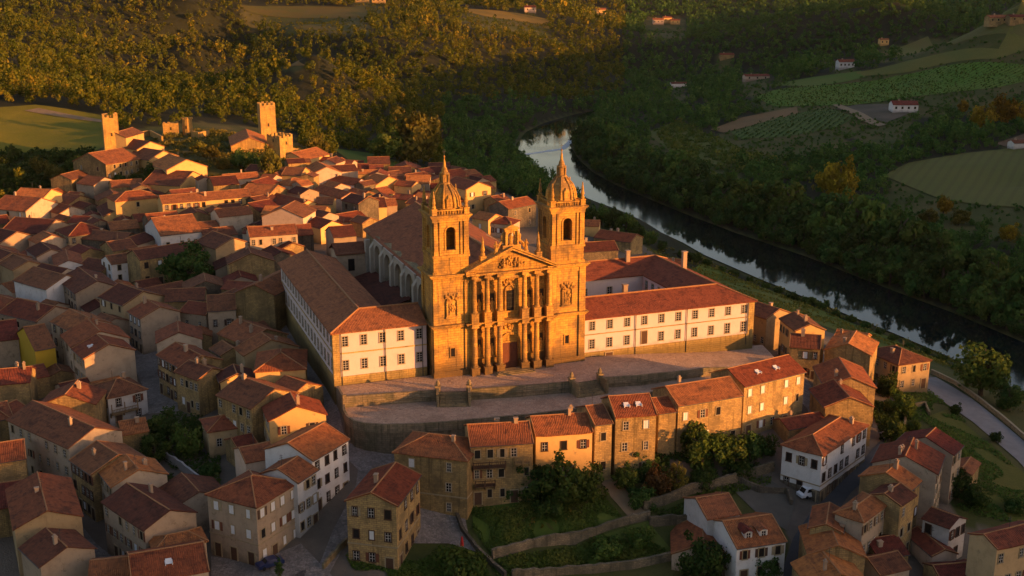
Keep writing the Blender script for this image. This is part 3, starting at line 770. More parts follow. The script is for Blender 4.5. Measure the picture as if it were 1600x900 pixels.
m = MB(); m.box(ax-.06, wloc(-16.7, 0)[0], ay-.10, ay, 6.35, 6.6); m.box(ax-.10, ax, ay, by, 6.35, 6.6)
m.box(ax-.3, wloc(-16.7, 0)[0], ay-.28, ay+.1, LE-.3, LE); m.box(ax-.3, ax+.1, ay, by, LE-.3, LE); m.build('string_course', GBASE, wl)
ex0, ex1, ey0, ey1 = ax-.6, bx+.6, ay-.6, by+.6; xm = (ax+bx)/2; ym = ay+5.6; xe = wloc(-16.7, 0)[0]
m = MB()
m.patch((ex0, ey1, LE), (ex0, ey0, LE), (xm, ym, LRI), (xm, ey1, LRI), 14, 5, .25, 1.0, .08)
m.patch((ex0, ey0, LE), (xe, ey0, LE), (xe, ym, LRI), (xm, ym, LRI), 10, 5, .25, 2.0, .06)
m.patch((ex1, ym+5.8, LE), (ex1, ey1, LE), (xm, ey1, LRI), (xm, ym, LRI), 14, 5, .25, 3.0, .08)
m.patch((xe, ym+5.8, LE), (ex1, ym+5.8, LE), (xm, ym, LRI), (xe, ym, LRI), 8, 5, .25, 3.5, .06)
m.tube([(xm, ym, LRI+.05), (xm, ey1, LRI+.05)], .2, 6, 1); m.tube([(ex0, ey0, LE+.05), (xm, ym, LRI+.05)], .17, 6, 1); m.tube([(xm, ym, LRI+.05), (xe, ym, LRI+.05)], .18, 6, 1)
rf = m.build('roof', [CHURCH_TILE, RIDGE_M], wl)
m = MB(); m.slab_xz([(ex0+.5, LE-.2), (ex1-.5, LE-.2), (xm, LRI-.2)], ey1-1.0, ey1-.5); m.build('end_gable', WING_WHITE, wl)
for i in range(5):
    f = -33.2 + i*3.75
    for z in (4.0, 8.9): add_window(wl, (*wloc(f, 3.4), z), 0, 1.15, 1.9, FRAME_S, 4)
for i in range(17):
    b = 5.0 + i*3.5
    for z in (4.0, 8.9): add_window(wl, (ax, wloc(0, b)[1], z), -math.pi/2, 1.3, 2.2, FRAME_S, 4)
# ---- right wing: three ranges round a court
RE, RRI = 8.5, 11.3
wr = empty('cloister_building', (*cw(38, 8), 0), CH_A, 'white cloister building with rows of windows to the right of the church', 'monastery')
def rloc(f, b): return (f-38, b-8)
x0, y0 = rloc(16.7, 2.6); x1, _ = rloc(58.3, 0); _, yb = rloc(0, 44)
m = MB(); m.box(x0, x1, y0, y0+12, .9, RE); m.box(x1-12.5, x1, y0+12, yb, .9, RE); m.box(x0, x1-12.5, yb-12, yb, .9, RE); m.build('wall', WING_WHITE, wr)
PINK = m_plaster('pink_court_plaster', (.60,.46,.47), (.42,.33,.33), .3, .02)
m = MB(); m.box(x1-12.56, x1-12.5, y0+12, yb-12, .9, RE); m.build('court_wall', PINK, wr)
m = MB(); m.box(x0, x1+.12, y0-.12, yb+.1, -12, 1.0); m.box(x1-1.3, x1+.13, y0-.14, y0+1, 1.0, RE); m.box(x1, x1+.1, y0+1, yb, -12, RE-.05); m.build('stone_base', GBASE, wr)
m = MB(); m.box(x0, x1, y0-.1, y0, 4.75, 4.95); m.box(x0, x1+.2, y0-.28, y0+.1, RE-.28, RE); m.build('string_course', GBASE, wr)
e0, e1, f0 = x0-.2, x1+.6, y0-.6; xr = x1-6.25; yr = y0+6; ybr = yb-6; eb = yb+.6
m = MB()
m.patch((e0, f0, RE), (e1, f0, RE), (xr, yr, RRI), (e0, yr, RRI), 16, 5, .25, 5.0, .06)
m.patch((x1-12.9, y0+12.4, RE), (e0, y0+12.4, RE), (e0, yr, RRI), (xr, yr, RRI), 12, 5, .25, 5.4, .06)
m.patch((e1, f0, RE), (e1, eb, RE), (xr, ybr, RRI), (xr, yr, RRI), 14, 5, .25, 6.0, .08)
m.patch((x1-12.9, yb-12.4, RE), (x1-12.9, y0+12.4, RE), (xr, yr, RRI), (xr, ybr, RRI), 10, 5, .25, 6.4, .08)
m.patch((e0, yb-12.4, RE), (x1-12.9, yb-12.4, RE), (xr, ybr, RRI), (e0, ybr, RRI), 12, 5, .25, 7.0, .06)
m.patch((e1, eb, RE), (e0, eb, RE), (e0, ybr, RRI), (xr, ybr, RRI), 12, 5, .25, 7.4, .06)
for a, b in (((e0, yr), (xr, yr)), ((xr, yr), (xr, ybr)), ((xr, ybr), (e0, ybr))): m.tube([(*a, RRI+.05), (*b, RRI+.05)], .19, 6, 1)
m.tube([(e1, f0, RE+.05), (xr, yr, RRI+.05)], .16, 6, 1); m.tube([(e1, eb, RE+.05), (xr, ybr, RRI+.05)], .16, 6, 1)
rr_ = m.build('roof', [CHURCH_TILE, RIDGE_M], wr)
for (f, b, h) in ((53.5, 26, 3.4), (44, 37, 2.0), (30, 9.5, 1.6)):
    m = MB(); q = rloc(f, b); m.box(q[0]-.5, q[0]+.5, q[1]-.45, q[1]+.45, RE, RRI+h); m.box(q[0]-.62, q[0]+.62, q[1]-.57, q[1]+.57, RRI+h, RRI+h+.2); m.build('chimney', CHIM, rr_)
for i in range(10):
    f = 19.2 + i*4.08
    add_window(wr, (*rloc(f, 2.6), 6.75), 0, 1.15, 1.75, FRAME_S, 4)
    if i == 3: add_door(wr, (*rloc(f, 2.6), 1.4), 0, 1.3, 2.9)
    else: add_window(wr, (*rloc(f, 2.6), 2.75), 0, 1.15, 1.9 + (.3 if i > 7 else 0), FRAME_S, 4)
add_door(wr, (*rloc(23.2, 2.46), -1.9), 0, 1.6, 2.4); add_window(wr, (*rloc(19.6, 2.46), -.2), 0, .9, .6, FRAME_S, 0)
for i in range(5):
    for z in (3.2, 6.4): add_window(wr, (x1-12.56, y0+14.5+i*3.2, z), -math.pi/2, 1.0, 1.9, FRAME_S, 3)
for i in range(3): add_window(wr, (*rloc(24+i*6.5, 32), 5.4), 0, 1.2, 1.6, FRAME_S, 3)
m = MB(); m.box(x0+.2, x1-12.7, y0+12.2, y0+16.5, .9, 4.2); gl = m.build('cloister_walk', WALLS['tan'], wr)
m = MB(); m.patch((x1-12.7, y0+17.0, 4.1), (x0, y0+17.0, 4.1), (x0, y0+12.1, 5.8), (x1-12.7, y0+12.1, 5.8), 10, 3, .2, 1.3, .05); m.build('walk_roof', TILES[1], gl)

for root_, fn, fs, zt, yb_ in ((wl, wloc, (-34.0, -25.2, -17.6), LE, 3.4), (wr, rloc, (17.3, 29.3, 41.6, 56.6), RE, 2.6)):
    for f in fs:
        m = MB(); q = fn(f, yb_-.2); m.tube([(q[0], q[1], -1.5), (q[0], q[1], zt-.25)], .075, 6); m.build('downpipe', IRON, root_)
# ================================================================ ground sheets, squares, streets
def wpoly(px_pts, z=None):
    return [tuple((at_z(px, py, z) if z is not None else ground(px, py))[:2]) for px, py in px_pts]

def sheet(name, poly, mat, off=.1, step=3.0, zf=None, kind='structure', label=None, cat=None):
    """a thin sheet lying on the terrain"""
    bm = bmesh.new()
    vs = [bm.verts.new((x, y, 0)) for x, y in poly]; bm.faces.new(vs)
    bmesh.ops.triangulate(bm, faces=bm.faces[:])
    xs = [p[0] for p in poly]; ys = [p[1] for p in poly]
    for ax_, lo, hi in ((0, min(xs), max(xs)), (1, min(ys), max(ys))):
        k = lo + step
        while k < hi:
            co = [0, 0, 0]; no = [0, 0, 0]; co[ax_] = k; no[ax_] = 1
            bmesh.ops.bisect_plane(bm, geom=bm.verts[:]+bm.edges[:]+bm.faces[:], plane_co=co, plane_no=no)
            k += step
    X = np.array([v.co.x for v in bm.verts]); Y = np.array([v.co.y for v in bm.verts])
    Z = (T(X, Y) if zf is None else zf(X, Y)) + off
    for v, z in zip(bm.verts, Z): v.co.z = z
    bmesh.ops.recalc_face_normals(bm, faces=bm.faces[:])
    me = bpy.data.meshes.new(name); bm.to_mesh(me); bm.free(); me.materials.append(mat); auto_uv(me)
    o = obj(name, me); return tag(o, label, cat, None, kind)

# ---- the two terraces before the church
def pz(x, y):                                     # the upper terrace tips down a little towards its right end
    f = (np.asarray(x)-CH_O[0])*FV[0] + (np.asarray(y)-CH_O[1])*FV[1]
    return -2.6*sstep(16, 58, f)
up_edge = wpoly([(541, 622), (612, 617), (684, 612)], 0) + wpoly([(733, 611), (810, 606), (893, 599)], 0) + wpoly([(937, 597), (1000, 592)], -.6) + wpoly([(1105, 582), (1150, 577)], -2.2)
upper = [cw(-35.4, 1.7), cw(-35.6, -4.0)] + up_edge + [cw(60, -8), cw(66, 4), cw(58.5, 3)] 
upper = [cw(-35.4, 3.0)] + [cw(-35.6, -4.0)] + up_edge + [cw(59.5, -5.0), cw(62, 4), cw(40, 5.0), cw(0, 3.0)]
def raised(name, poly, mat, wall_mat, zf, depth, label, cat):
    m = MB(); n = len(poly)
    z = [float(zf(np.array([p[0]]), np.array([p[1]]))[0]) for p in poly]
    for i in range(n):
        j = (i+1) % n; a, b = poly[i], poly[j]
        L = math.hypot(b[0]-a[0], b[1]-a[1]); k = max(1, int(L/3))
        for q in range(k):
            s, t = q/k, (q+1)/k
            p0 = (a[0]+(b[0]-a[0])*s, a[1]+(b[1]-a[1])*s); p1 = (a[0]+(b[0]-a[0])*t, a[1]+(b[1]-a[1])*t)
            z0, z1 = z[i]+(z[j]-z[i])*s, z[i]+(z[j]-z[i])*t
            m.add([(*p0, z0-depth), (*p1, z1-depth), (*p1, z1-.01), (*p0, z0-.01)], [(0, 1, 2, 3)], 0)
    return tag(m.build(name, wall_mat), label, cat)
PLAZA_WALL = m_stone('plaza_wall_stone', (.25,.19,.125), (.18,.14,.095), (.10,.08,.055), (.09,.085,.05), .9, .42, .07)
raised('terrace_wall', upper, PAVING, PLAZA_WALL, pz, 4, 'low mossy stone wall holding up the church terrace above the lower paved terrace', 'retaining wall')
sheet('plaza', upper, PAVING, 0.0, 4.0, pz)
low_px = [(537, 634), (538, 646), (543, 655), (553, 662), (570, 666), (600, 668), (640, 667), (700, 664), (760, 658), (830, 652), (900, 643), (960, 632), (1030, 620), (1110, 606), (1150, 596)]
def lz(x, y): return -1.9 + pz(x, y)*.7
lower = [tuple(at_z(px, py, -1.9 if px < 1000 else -3.0)[:2]) for px, py in low_px] + [cw(57, -7), cw(30, -6.5), cw(0, -5), cw(-35.4, -3)]
raised('retaining_wall', lower, PAVING, PLAZA_WALL, lz, 12, 'tall dark stone retaining wall with a rounded corner under the lower terrace', 'retaining wall')
sheet('lower_plaza', lower, PAVING, 0.0, 4.0, lz)
def parapet(name, pts, h, w, mat, label, cat, cap=None, zf=None, group=None, base=1.0):
    """a wall following points (x, y, z of its foot)"""
    m = MB(); n = len(pts)
    P = [Vector(p) for p in pts]
    for i in range(n-1):
        a, b = P[i], P[i+1]; d = Vector((b.x-a.x, b.y-a.y, 0)); L = d.length
        if L < .01: continue
        d /= L; s = Vector((-d.y, d.x, 0))*w/2; k = max(1, int(L/(2.5 if name != 'garden_wall' else .9)))
        for q in range(k):
            p, r_ = a.lerp(b, q/k), a.lerp(b, (q+1)/k)
            k_ = .10 if name != 'garden_wall' else .38
            wob = k_*mnoise.noise(p*.7); wob2 = k_*mnoise.noise(r_*.7)
            v = [p-s-Vector((0,0,base)), p+s-Vector((0,0,base)), r_+s-Vector((0,0,base)), r_-s-Vector((0,0,base)),
                 p-s+Vector((0,0,h+wob)), p+s+Vector((0,0,h+wob)), r_+s+Vector((0,0,h+wob2)), r_-s+Vector((0,0,h+wob2))]
            m.add([tuple(x) for x in v], [(4,7,6,5), (0,3,7,4), (1,5,6,2), (0,4,5,1), (3,2,6,7)], 0)
            if cap is not None:
                s2 = s*1.25; z0 = Vector((0,0,h+.0)); z1 = Vector((0,0,h+.16))
                v = [p-s2+z0, p+s2+z0, r_+s2+z0, r_-s2+z0, p-s2+z1+Vector((0,0,wob)), p+s2+z1+Vector((0,0,wob)), r_+s2+z1+Vector((0,0,wob2)), r_-s2+z1+Vector((0,0,wob2))]
                m.add([tuple(x) for x in v], [(4,7,6,5), (0,3,7,4), (1,5,6,2), (0,4,5,1), (3,2,6,7)], 1)
    return tag(m.build(name, [mat] + ([cap] if cap else [])), label, cat, group)
parapet('parapet', [(p[0], p[1], float(pz(*p))) for p in [cw(-35.4, 1.0), cw(-35.6, -4.0), up_edge[0]]], .75, .4, PLAZA_WALL, 'low stone parapet along the left end of the church terrace', 'parapet')
for k, (a, b, lab) in enumerate(((0, 3, 'left stretch of the low kerb wall edging the church terrace'), (3, 6, 'middle stretch of the low kerb wall edging the church terrace, between the two stairs'), (6, 10, 'right stretch of the low kerb wall edging the church terrace'))):
    parapet('kerb_wall', [(p[0], p[1], float(pz(*p))) for p in up_edge[a:b]], .45, .45, PLAZA_WALL, lab, 'low wall')
parapet('plaza_parapet', [(p[0], p[1], float(lz(*p))) for p in lower[:15]], .7, .45, PLAZA_WALL, 'long stone parapet following the curved outer edge of the lower terrace', 'parapet')
# stone posts and steps where the two stairs come down
for i, (a, b, lab) in enumerate(((2, 3, 'left'), (5, 6, 'right'))):
    A, B = np.array(up_edge[a]), np.array(up_edge[b]); mid = (A+B)/2; d = (B-A)/np.linalg.norm(B-A); nrm = np.array([d[1], -d[0]])
    m = MB(); w_ = np.linalg.norm(B-A)
    z_ = float(pz(mid[0], mid[1]))
    for q in range(9): m.box(-w_/2+.35, w_/2-.35, -.4*(q+1), .2, -.21*(q+1)-.5, -.21*(q+1)+.02)
    tag(m.build('stone_stairs', GRANITE_D, None, (mid[0], mid[1], z_), math.atan2(d[1], d[0])), f'{lab} flight of stone stairs between the two church terraces', 'stairs')
    for s, side in ((0, 'left'), (1, 'right')):
        p = A if s == 0 else B; m = MB()
        m.box(-.5, .5, -.5, .5, -2.2, 1.1); m.box(-.6, .6, -.6, .6, 1.1, 1.28); m.lathe([(.3, 1.28), (.42, 1.7), (.3, 2.1), (.1, 2.4)], 0, 0, 8)
        m.slab_xz([(-.25, -2.2), (.25, -2.2), (.25, .9), (-.25, .9)], -3.4, -.5)
        tag(m.build('stone_post', GRANITE_D, None, (p[0], p[1], z_), math.atan2(d[1], d[0])), f'stone post with ball finial at the {side} side of the {lab} terrace stairs', 'stone post', 'posts at the terrace stairs')
# streets
STREETS = [
 ('street', [(520,902),(500,880),(520,830),(556,760),(560,735),(525,700),(508,660),(478,590),(462,560),(440,515),(428,470),(425,440),(443,440),(452,500),(490,570),(524,620),(540,690),(575,705),(612,704),(650,712),(560,782),(540,850),(510,905),(440,960),(330,960),(330,870),(400,880),(470,850)]),
 ('side_street', [(240,500),(250,520),(288,600),(300,640),(228,648),(228,615),(212,580),(200,530),(197,500)]),
 ('narrow_street', [(50,730),(110,800),(150,850),(190,880),(240,900),(180,930),(130,880),(90,790),(40,720),(30,640),(60,660),(75,700)]),
 ('lane', [(1205,960),(1220,900),(1240,840),(1285,775),(1340,730),(1375,690),(1368,640),(1385,640),(1392,680),(1372,735),(1330,770),(1275,840),(1262,900),(1262,960)]),
 ('back_lane', [(1175,560),(1190,552),(1260,590),(1282,640),(1290,690),(1268,690),(1262,640),(1215,590)]),
]
for nm, pts in STREETS:
    sheet(nm, wpoly(pts), ASPHALT if nm == 'lane' else COBBLE, .12, 3.0)
road = wpoly([(1440,592),(1462,590),(1520,625),(1600,690),(1680,760),(1660,800),(1590,720),(1520,660),(1450,612)])
sheet('road', road, GRAVEL, .15, 3.0)
parapet('road_wall', [(*ground(px, py)[:2], ground(px, py)[2]) for px, py in [(1455,584),(1490,600),(1530,628),(1570,660),(1610,695),(1680,755)]], 1.0, .4, GRANITE_D, 'pale stone wall along the river side of the road at the right edge', 'wall', FRAME_S)

# ================================================================ houses
TILEC = {'t': 0, 'b': 1, 'o': 2, 'r': 3}
HN = [0]
DIM = {}
HOUSES = []          # footprints, to keep trees out of them
def prism_house(mb, hx, hy, zb, h, rise, m=0):
    """walls with gables at both ends, ridge along y; hx, hy half sizes"""
    v = [(-hx,-hy,zb),(hx,-hy,zb),(hx,hy,zb),(-hx,hy,zb),(-hx,-hy,h),(hx,-hy,h),(hx,hy,h),(-hx,hy,h),(0,-hy,h+rise),(0,hy,h+rise)]
    f = [(0,1,5,8,4),(1,2,6,5),(2,3,7,9,6),(3,0,4,7),(4,8,9,7),(5,6,9,8)]
    mb.add(v, f[:4], m)

def house(A, B, C, h, code, wall, tile, label, wl=None, wr=None, chim=1, pitch=.42, cat='house', name='house', door=None, base=None, group=None, sky=0, shut=False, frame=None, belt=False, doors=False):
    """A, C: outer eave corners, B: the eave corner nearest to the viewer (C may be a depth in metres);
    code: gable/hip and which way the ridge runs (L: along the wall A-B, R: along the wall B-C)"""
    HN[0] += 1; seed = HN[0]*1.37; rr = random.Random(HN[0])
    b = ground(B[0], B[1], h); ze = b[2]; b2 = b[:2]
    a = at_z(A[0], A[1], ze)[:2]; ua = a - b2
    if isinstance(C, (int, float)):
        la = max(np.linalg.norm(ua), 3.0); ua = ua/np.linalg.norm(ua); ub = np.array([ua[1], -ua[0]]); lc = float(C)
    else:
        c = at_z(C[0], C[1], ze)[:2]; uc = c - b2; la, lc = np.linalg.norm(ua), np.linalg.norm(uc)
        if math.hypot(A[0]-B[0], A[1]-B[1]) >= math.hypot(C[0]-B[0], C[1]-B[1]):
            ua = ua/la; ub = np.array([ua[1], -ua[0]]); lc = max(4.0, float(uc @ ub), lc*.7)
        else:
            ub = uc/lc; ua_ = np.array([-ub[1], ub[0]]); la = max(4.0, float(ua @ ua_), la*.7); ua = ua_
    la = min(la, 60); lc = min(lc, 60)
    if B[0] < 560: cen0 = b2 + ua*la/2 + ub*lc/2; la *= 1.07; lc *= 1.07; b2 = cen0 - ua*la/2 - ub*lc/2
    zg = ze - h
    ov = .32 if h > 4 else .22
    LX, LY = lc - 2*ov, la - 2*ov                        # local x along BC, local y along BA
    cen = b2 + ua*la/2 + ub*lc/2
    rz = math.atan2(ub[1], ub[0])
    root = empty(name, (float(cen[0]), float(cen[1]), zg), rz, label, cat, group)
    HOUSES.append((cen, rz, lc, la))
    wm = WALLS[wall] if isinstance(wall, str) else wall
    tm = TILES[TILEC[tile]]
    hip = code[0] == 'H'; shed = code[0] == 'S'; along_y = code[-1] == 'L'
    hs, hl = (LX/2, LY/2) if along_y else (LY/2, LX/2)   # half span, half length
    rot = 0.0 if along_y else math.pi/2
    es, el = hs + ov, hl + (ov if hip else .18)
    rise = es*pitch
    DIM[root.name] = (LX, LY, h)
    Mr = Matrix.Rotation(rot, 4, 'Z')
    m = MB(); m.M = Mr
    if hip: m.box(-hs, hs, -hl, hl, -4, h-.02, 0, False)
    elif shed: prism_house(m, hs, hl, -4, h-.05, 0.01)
    else: prism_house(m, hs, hl, -4, h-.12, hs*pitch)
    m.M = None
    if base:
        m.box(-LX/2-.07, LX/2+.07, -LY/2-.07, LY/2+.07, -4, base, 1, False)
    if belt:
        m.box(-LX/2-.08, LX/2+.08, -LY/2-.08, LY/2+.08, h*.36, h*.36+.22, 2, False)
    m.build('wall', [wm, RUBBLE_D, FRAME_S], root)
    # roof
    m = MB(); m.M = Mr; n = max(3, int(el)); am = .09 if rr.random() < .6 else .18
    if hip:
        rl = max(el - es, .25)
        m.patch((-es, el, h), (-es, -el, h), (0, -rl, h+rise), (0, rl, h+rise), n, 4, .17, seed, am)
        m.patch((es, -el, h), (es, el, h), (0, rl, h+rise), (0, -rl, h+rise), n, 4, .17, seed+3, am)
        m.patch((-es, -el, h), (es, -el, h), (.02, -rl, h+rise), (-.02, -rl, h+rise), n, 4, .17, seed+5, am)
        m.patch((es, el, h), (-es, el, h), (-.02, rl, h+rise), (.02, rl, h+rise), n, 4, .17, seed+7, am)
        for sy in (-1, 1):
            for sx in (-1, 1): m.tube([(sx*es, sy*el, h+.03), (0, sy*rl, h+rise+.02)], .11, 5, 1)
        m.tube([(0, -rl, h+rise), (0, rl, h+rise)], .13, 5, 1)
    else:
        m.patch((-es, el, h), (-es, -el, h), (0, -el, h+rise), (0, el, h+rise), n, 4, .17, seed, am)
        m.patch((es, -el, h), (es, el, h), (0, el, h+rise), (0, -el, h+rise), n, 4, .17, seed+3, am)
        m.tube([(0, -el, h+rise-.03), (0, 0, h+rise-.03-.28*am), (0, el, h+rise-.03)], .13, 5, 1)
        if rr.random() < .65:                              # mortared verge tiles along the gables
            for sy in (-1, 1):
                for sx in (-1, 1): m.tube([(sx*es, sy*(el-.08), h+.04), (sx*es/2, sy*(el-.08), h+rise/2+.03), (0, sy*(el-.08), h+rise+.02)], .10, 4, 1)
    if not hip and rr.random() < .6:                           # eaves gutter
        for sx in (-1, 1): m.tube([(sx*(es+.05), -el, h-.10), (sx*(es+.05), 0, h-.10-.3*am), (sx*(es+.05), el, h-.12)], .075, 5, 2)
    m.M = None
    rf = m.build('roof', [tm, RIDGE_M, IRON], root)
    if rr.random() < .35:
        a = MB(); a.M = Mr; y = rr.uniform(-.6, .6)*hl; zt = h + rise
        a.box(-.03, .03, y-.03, y+.03, zt-.1, zt+2.0)
        for q in range(3): a.box(-.45+.08*q, .45-.08*q, y-.02, y+.02, zt+1.2+.3*q, zt+1.24+.3*q)
        a.build('aerial', IRON, rf)
    # chimneys
    for q in range(chim):
        y = rr.uniform(-.75, .75)*hl; x = rr.uniform(-.5, .5)*hs; zt = h + rise - abs(x)*pitch
        m = MB(); m.M = Mr; w, d = rr.uniform(.22, .34), rr.uniform(.22, .42); hh = rr.uniform(.7, 1.5)
        m.box(x-w, x+w, y-d, y+d, h, zt+hh); m.box(x-w-.08, x+w+.08, y-d-.08, y+d+.08, zt+hh-.14, zt+hh+.02)
        if rr.random() < .6: m.box(x-w*.6, x+w*.6, y-d*.7, y+d*.7, zt+hh+.02, zt+hh+.3)
        m.build('chimney', CHIM, rf)
    for q in range(sky):
        y = (q+.5)/sky*1.2*hl - .6*hl; x = -.5*hs; z0 = h + rise - abs(x)*pitch
        m = MB(); m.M = Mr
        m.add([(x-.5, y-.45, z0-.5*pitch+.12), (x-.5, y+.45, z0-.5*pitch+.12), (x+.5, y+.45, z0+.5*pitch+.12), (x+.5, y-.45, z0+.5*pitch+.12)], [(0, 1, 2, 3)], 0)
        m.box(x-.6, x+.6, y-.55, y-.45, z0-.3, z0+.14, 0); m.box(x-.6, x+.6, y+.45, y+.55, z0-.3, z0+.14, 0)
        m.build('skylight', SHUTTER, rf)
    # windows: wl on the wall A-B (local x = -LX/2), wr on the wall B-C (local y = -LY/2)
    for face, spec in ((0, wl), (1, wr)):
        if not spec: continue
        nc, nf = spec[0], spec[1]; L = LY if face == 0 else LX
        sh = h/nf
        for k in range(nf):
            for i in range(nc):
                if len(spec) > 2 and rr.random() < spec[2]: continue
                p = (i+.5)/nc*L - L/2 + rr.uniform(-.12, .12); z = sh*k + sh*.56
                wh = min(1.5, sh*.52); ww = .95
                if face == 0: loc, rzz = (-LX/2, p, z), -math.pi/2
                else: loc, rzz = (p, -LY/2, z), 0
                if k == 0 and nf > 1 and ((i + HN[0]) % 3 == 0 or (doors and face == 0)): add_door(root, (loc[0], loc[1], .05), rzz, 1.25, min(2.3, sh*.78), WOOD_D)
                elif rr.random() < .90: add_window(root, loc, rzz, ww*(1 if rr.random() < .75 else .8), wh, frame or (FRAME_S if HN[0] % 3 else WOOD_D), 3 if rr.random() < .6 else 0, (shut and rr.random() < .75) or rr.random() < .08, None if rr.random() < .72 else rr.choice([WOOD_D, WOOD_R, FRAME_S]))
    return root
CASTLE_HALL = CASTLE_ST
H = house
ROW = 'houses in the row below the church terrace'
# ---- bottom left
H((23,826),(127,806),(87,752),9,'GR','ochre','t','large house with a broad plain ochre gable in the bottom left corner',None,(2,2,.6),1)
H((63,885),(148,857),(118,828),7.5,'GR','tan','b','pale tan gabled house with white shutters in front of the broad plain ochre gable',None,(2,2),1,shut=True)
H((109,719),(144,741),(228,716),9,'GL','stone','b','brown roofed street house joined behind the clean orange roofed one with a cream gable',(5,3),None,1)
H((146,739),(175,761),(261,741),9.2,'GL','cream','o','street house with a clean orange roof and cream gable at the lower left',(4,3),(1,1),2)
H((176,780),(225,828),(305,800),9,'GL','tan','b','brown roofed row house between the clean orange roof and the small hip roofed house',(6,3),(1,1),1)
H((226,842),(242,862),(323,845),7,'HR','cream','t','small hip roofed house with cream walls and pale ridge tiles above the bottom edge',(2,2),None,0)
H((208,912),(325,891),10,7,'GL','cream','o','wide orange roof with one roof window at the bottom edge on the left',None,None,0,sky=1)
H((138,908),(212,900),7,6,'GL','tan','t','low reddish roof at the bottom edge, joined left of the wide orange roof',None,None,0)
H((-40,728),(40,716),9,9,'GL','stone','t','stone house cut by the left edge beside the entrance of the narrow dark street',None,None,0)
H((-60,668),(20,652),9,8,'GL','stone','r','reddish roof cut by the left edge, left of the small yellow walled house',None,None,1)
H((22,658),(54,644),9,7,'GL','yellow','r','small house with a dull yellow wall and reddish roof near the left edge',(1,2),None,0)
H((61,634),(147,632),(126,611),8.5,'GR','stone','t','dark roofed house whose right roof slope glows orange in the sun, above the narrow street',None,None,1)
H((66,641),(106,699),(188,672),10,'GL','cream','b','long brown roofed street house with many windows and a partly sunlit cream gable',(7,3),(1,1),1)
H((190,680),(233,673),7,5,'GL','stone','t','low stone outbuilding beside the dark garden trees',None,None,1)
bal_house = H((140,604),(168,622),(229,608),6.5,'HR','white','b','house with a timber balcony and white ground floor at the end of the street square',(4,2),(2,2),1)
H((112,545),(132,561),(210,547),10,'GL','tan','o','tall house with a big plain tan gable and orange roof with one skylight',(4,3),None,0,sky=1)
H((104,522),(113,542),(201,528),9.5,'GL','cream','o','orange roofed house joined to the back of the tall plain tan gable',(3,3),None,1)
H((95,499),(112,518),(174,505),9.5,'GL','cream','t','house with a cream strip of gable, two roofs behind the plain tan gable',(3,3),None,0)
H((53,547),(87,541),(78,512),8.5,'GL','yellow','b','bright yellow house with a brown roof among the dark lanes on the left',None,(2,3),0)
H((-30,535),(29,528),(18,506),8,'GL','tan','r','house with plain tan wall and white edged roof at the left edge',None,None,0)
H((-40,604),(46,597),9,8,'GL','stone','r','stone house with rough reddish roof at the left edge, below the plain tan wall',None,None,2)
H((12,485),(57,502),(117,485),8.5,'GL','tan','t','house with long pale gable edge and orange patched roof on the left',(5,2),None,1)
H((-40,494),(13,482),10,8,'GL','stone','r','red roof at the left edge beside the orange patched roof',None,None,0)
H((79,438),(118,458),(187,448),8.5,'GL','tan','b','wide brown roofed house with a tan gable, left of the white fronted building',(6,3),None,1)
H((60,425),(80,438),(131,426),8.5,'GL','cream','b','brown roofed house with a thin cream gable strip, behind the wide ochre brown gable',(3,2),None,0)
H((23,438),(72,452),12,8,'GL','white','b','white walled house with a low brown roof below the dull yellow gable strip',None,None,0)
H((62,402),(86,417),(130,413),7.5,'GL','white','r','house with clean white gable among brown roofs on the left',None,None,0)
H((34,391),(57,402),(104,396),7.5,'GL','pink','b','house with pale pink gable strip just left of the ochre hip roofed house',None,None,0)
H((-8,406),(20,422),(70,414),8,'GL','ochre','b','house with a dull yellow gable strip and white right wall on the left',None,None,0)
H((-40,400),(-8,412),(48,402),8,'GL','tan','b','brown roof with a short pale gable strip at the left edge, lower of the two',None,None,0)
H((-36,373),(-5,384),(60,371),7,'GL','tan','b','brown roof with a long pale gable strip at the left edge, upper of the two',None,None,0)
H((-30,353),(16,348),9,6,'GL','stone','t','small brown roof at the left edge, just below the sunlit yellow gable',None,None,0)
H((46,348),(66,365),(110,351),6,'GL','tan','b','low rusty roof in front of the sunlit yellow gable at the upper left',None,None,1)
H((80,325),(93,334),(132,328),6,'GL','cream','b','dark roofed house with a curved cream gable line, right of the sunlit yellow gable',None,None,1)
H((88,317),(104,322),(150,313),5,'GL','stone','b','low dark roof at the foot of the castle slope on the left',None,None,0)
H((120,372),(190,378),9,5,'GL','dark','b','dark roof in the shaded yard behind the ochre hip roofed house',None,None,1)
H((8,320),(40,330),(90,318),9,'GL','cream','t','cream house with a sunlit yellow gable and orange right slope at the upper left',(3,3),None,1)
H((36,304),(66,311),(96,302),10,'GL','orange','o','upper sunlit orange roof joined behind the sunlit yellow gable at the upper left',None,None,1)
H((84,360),(108,369),(167,361),7.5,'HR','ochre','t','hip roofed ochre house with many windows at the upper left',(3,2),(4,2),0)
H((181,315),(249,308),10,7.5,'HL','orange','o','tall sunlit orange house with hipped red roof below the castle hill',(1,2),None,0)
H((140,325),(163,338),(222,333),5,'GL','orange','b','low house with glowing orange gable joined to the front of the tall orange house',None,None,0)
H((257,318),(389,307),9,6.5,'GL','orange','t','very long sunlit orange house with a row of small windows below the castle hill',(12,2),None,3)
H((227,352),(251,368),(314,361),7,'GR','white','t','white house with three square windows under a red brown roof at the upper left',None,(3,1),1)
H((164,404),(174,413),(220,406),8.5,'GR','white','b','white fronted end of the long shaded building, beside the dark round tree',(2,3),(2,3),0)
H((220,406),(316,391),9,8,'GL','stone','b','long stone building joined to the white fronted one behind the dark round tree',(5,2),None,1)
H((120,418),(160,424),9,6,'GL','stone','b','low brown roofs between the ochre brown gable and the white fronted building',None,None,1)
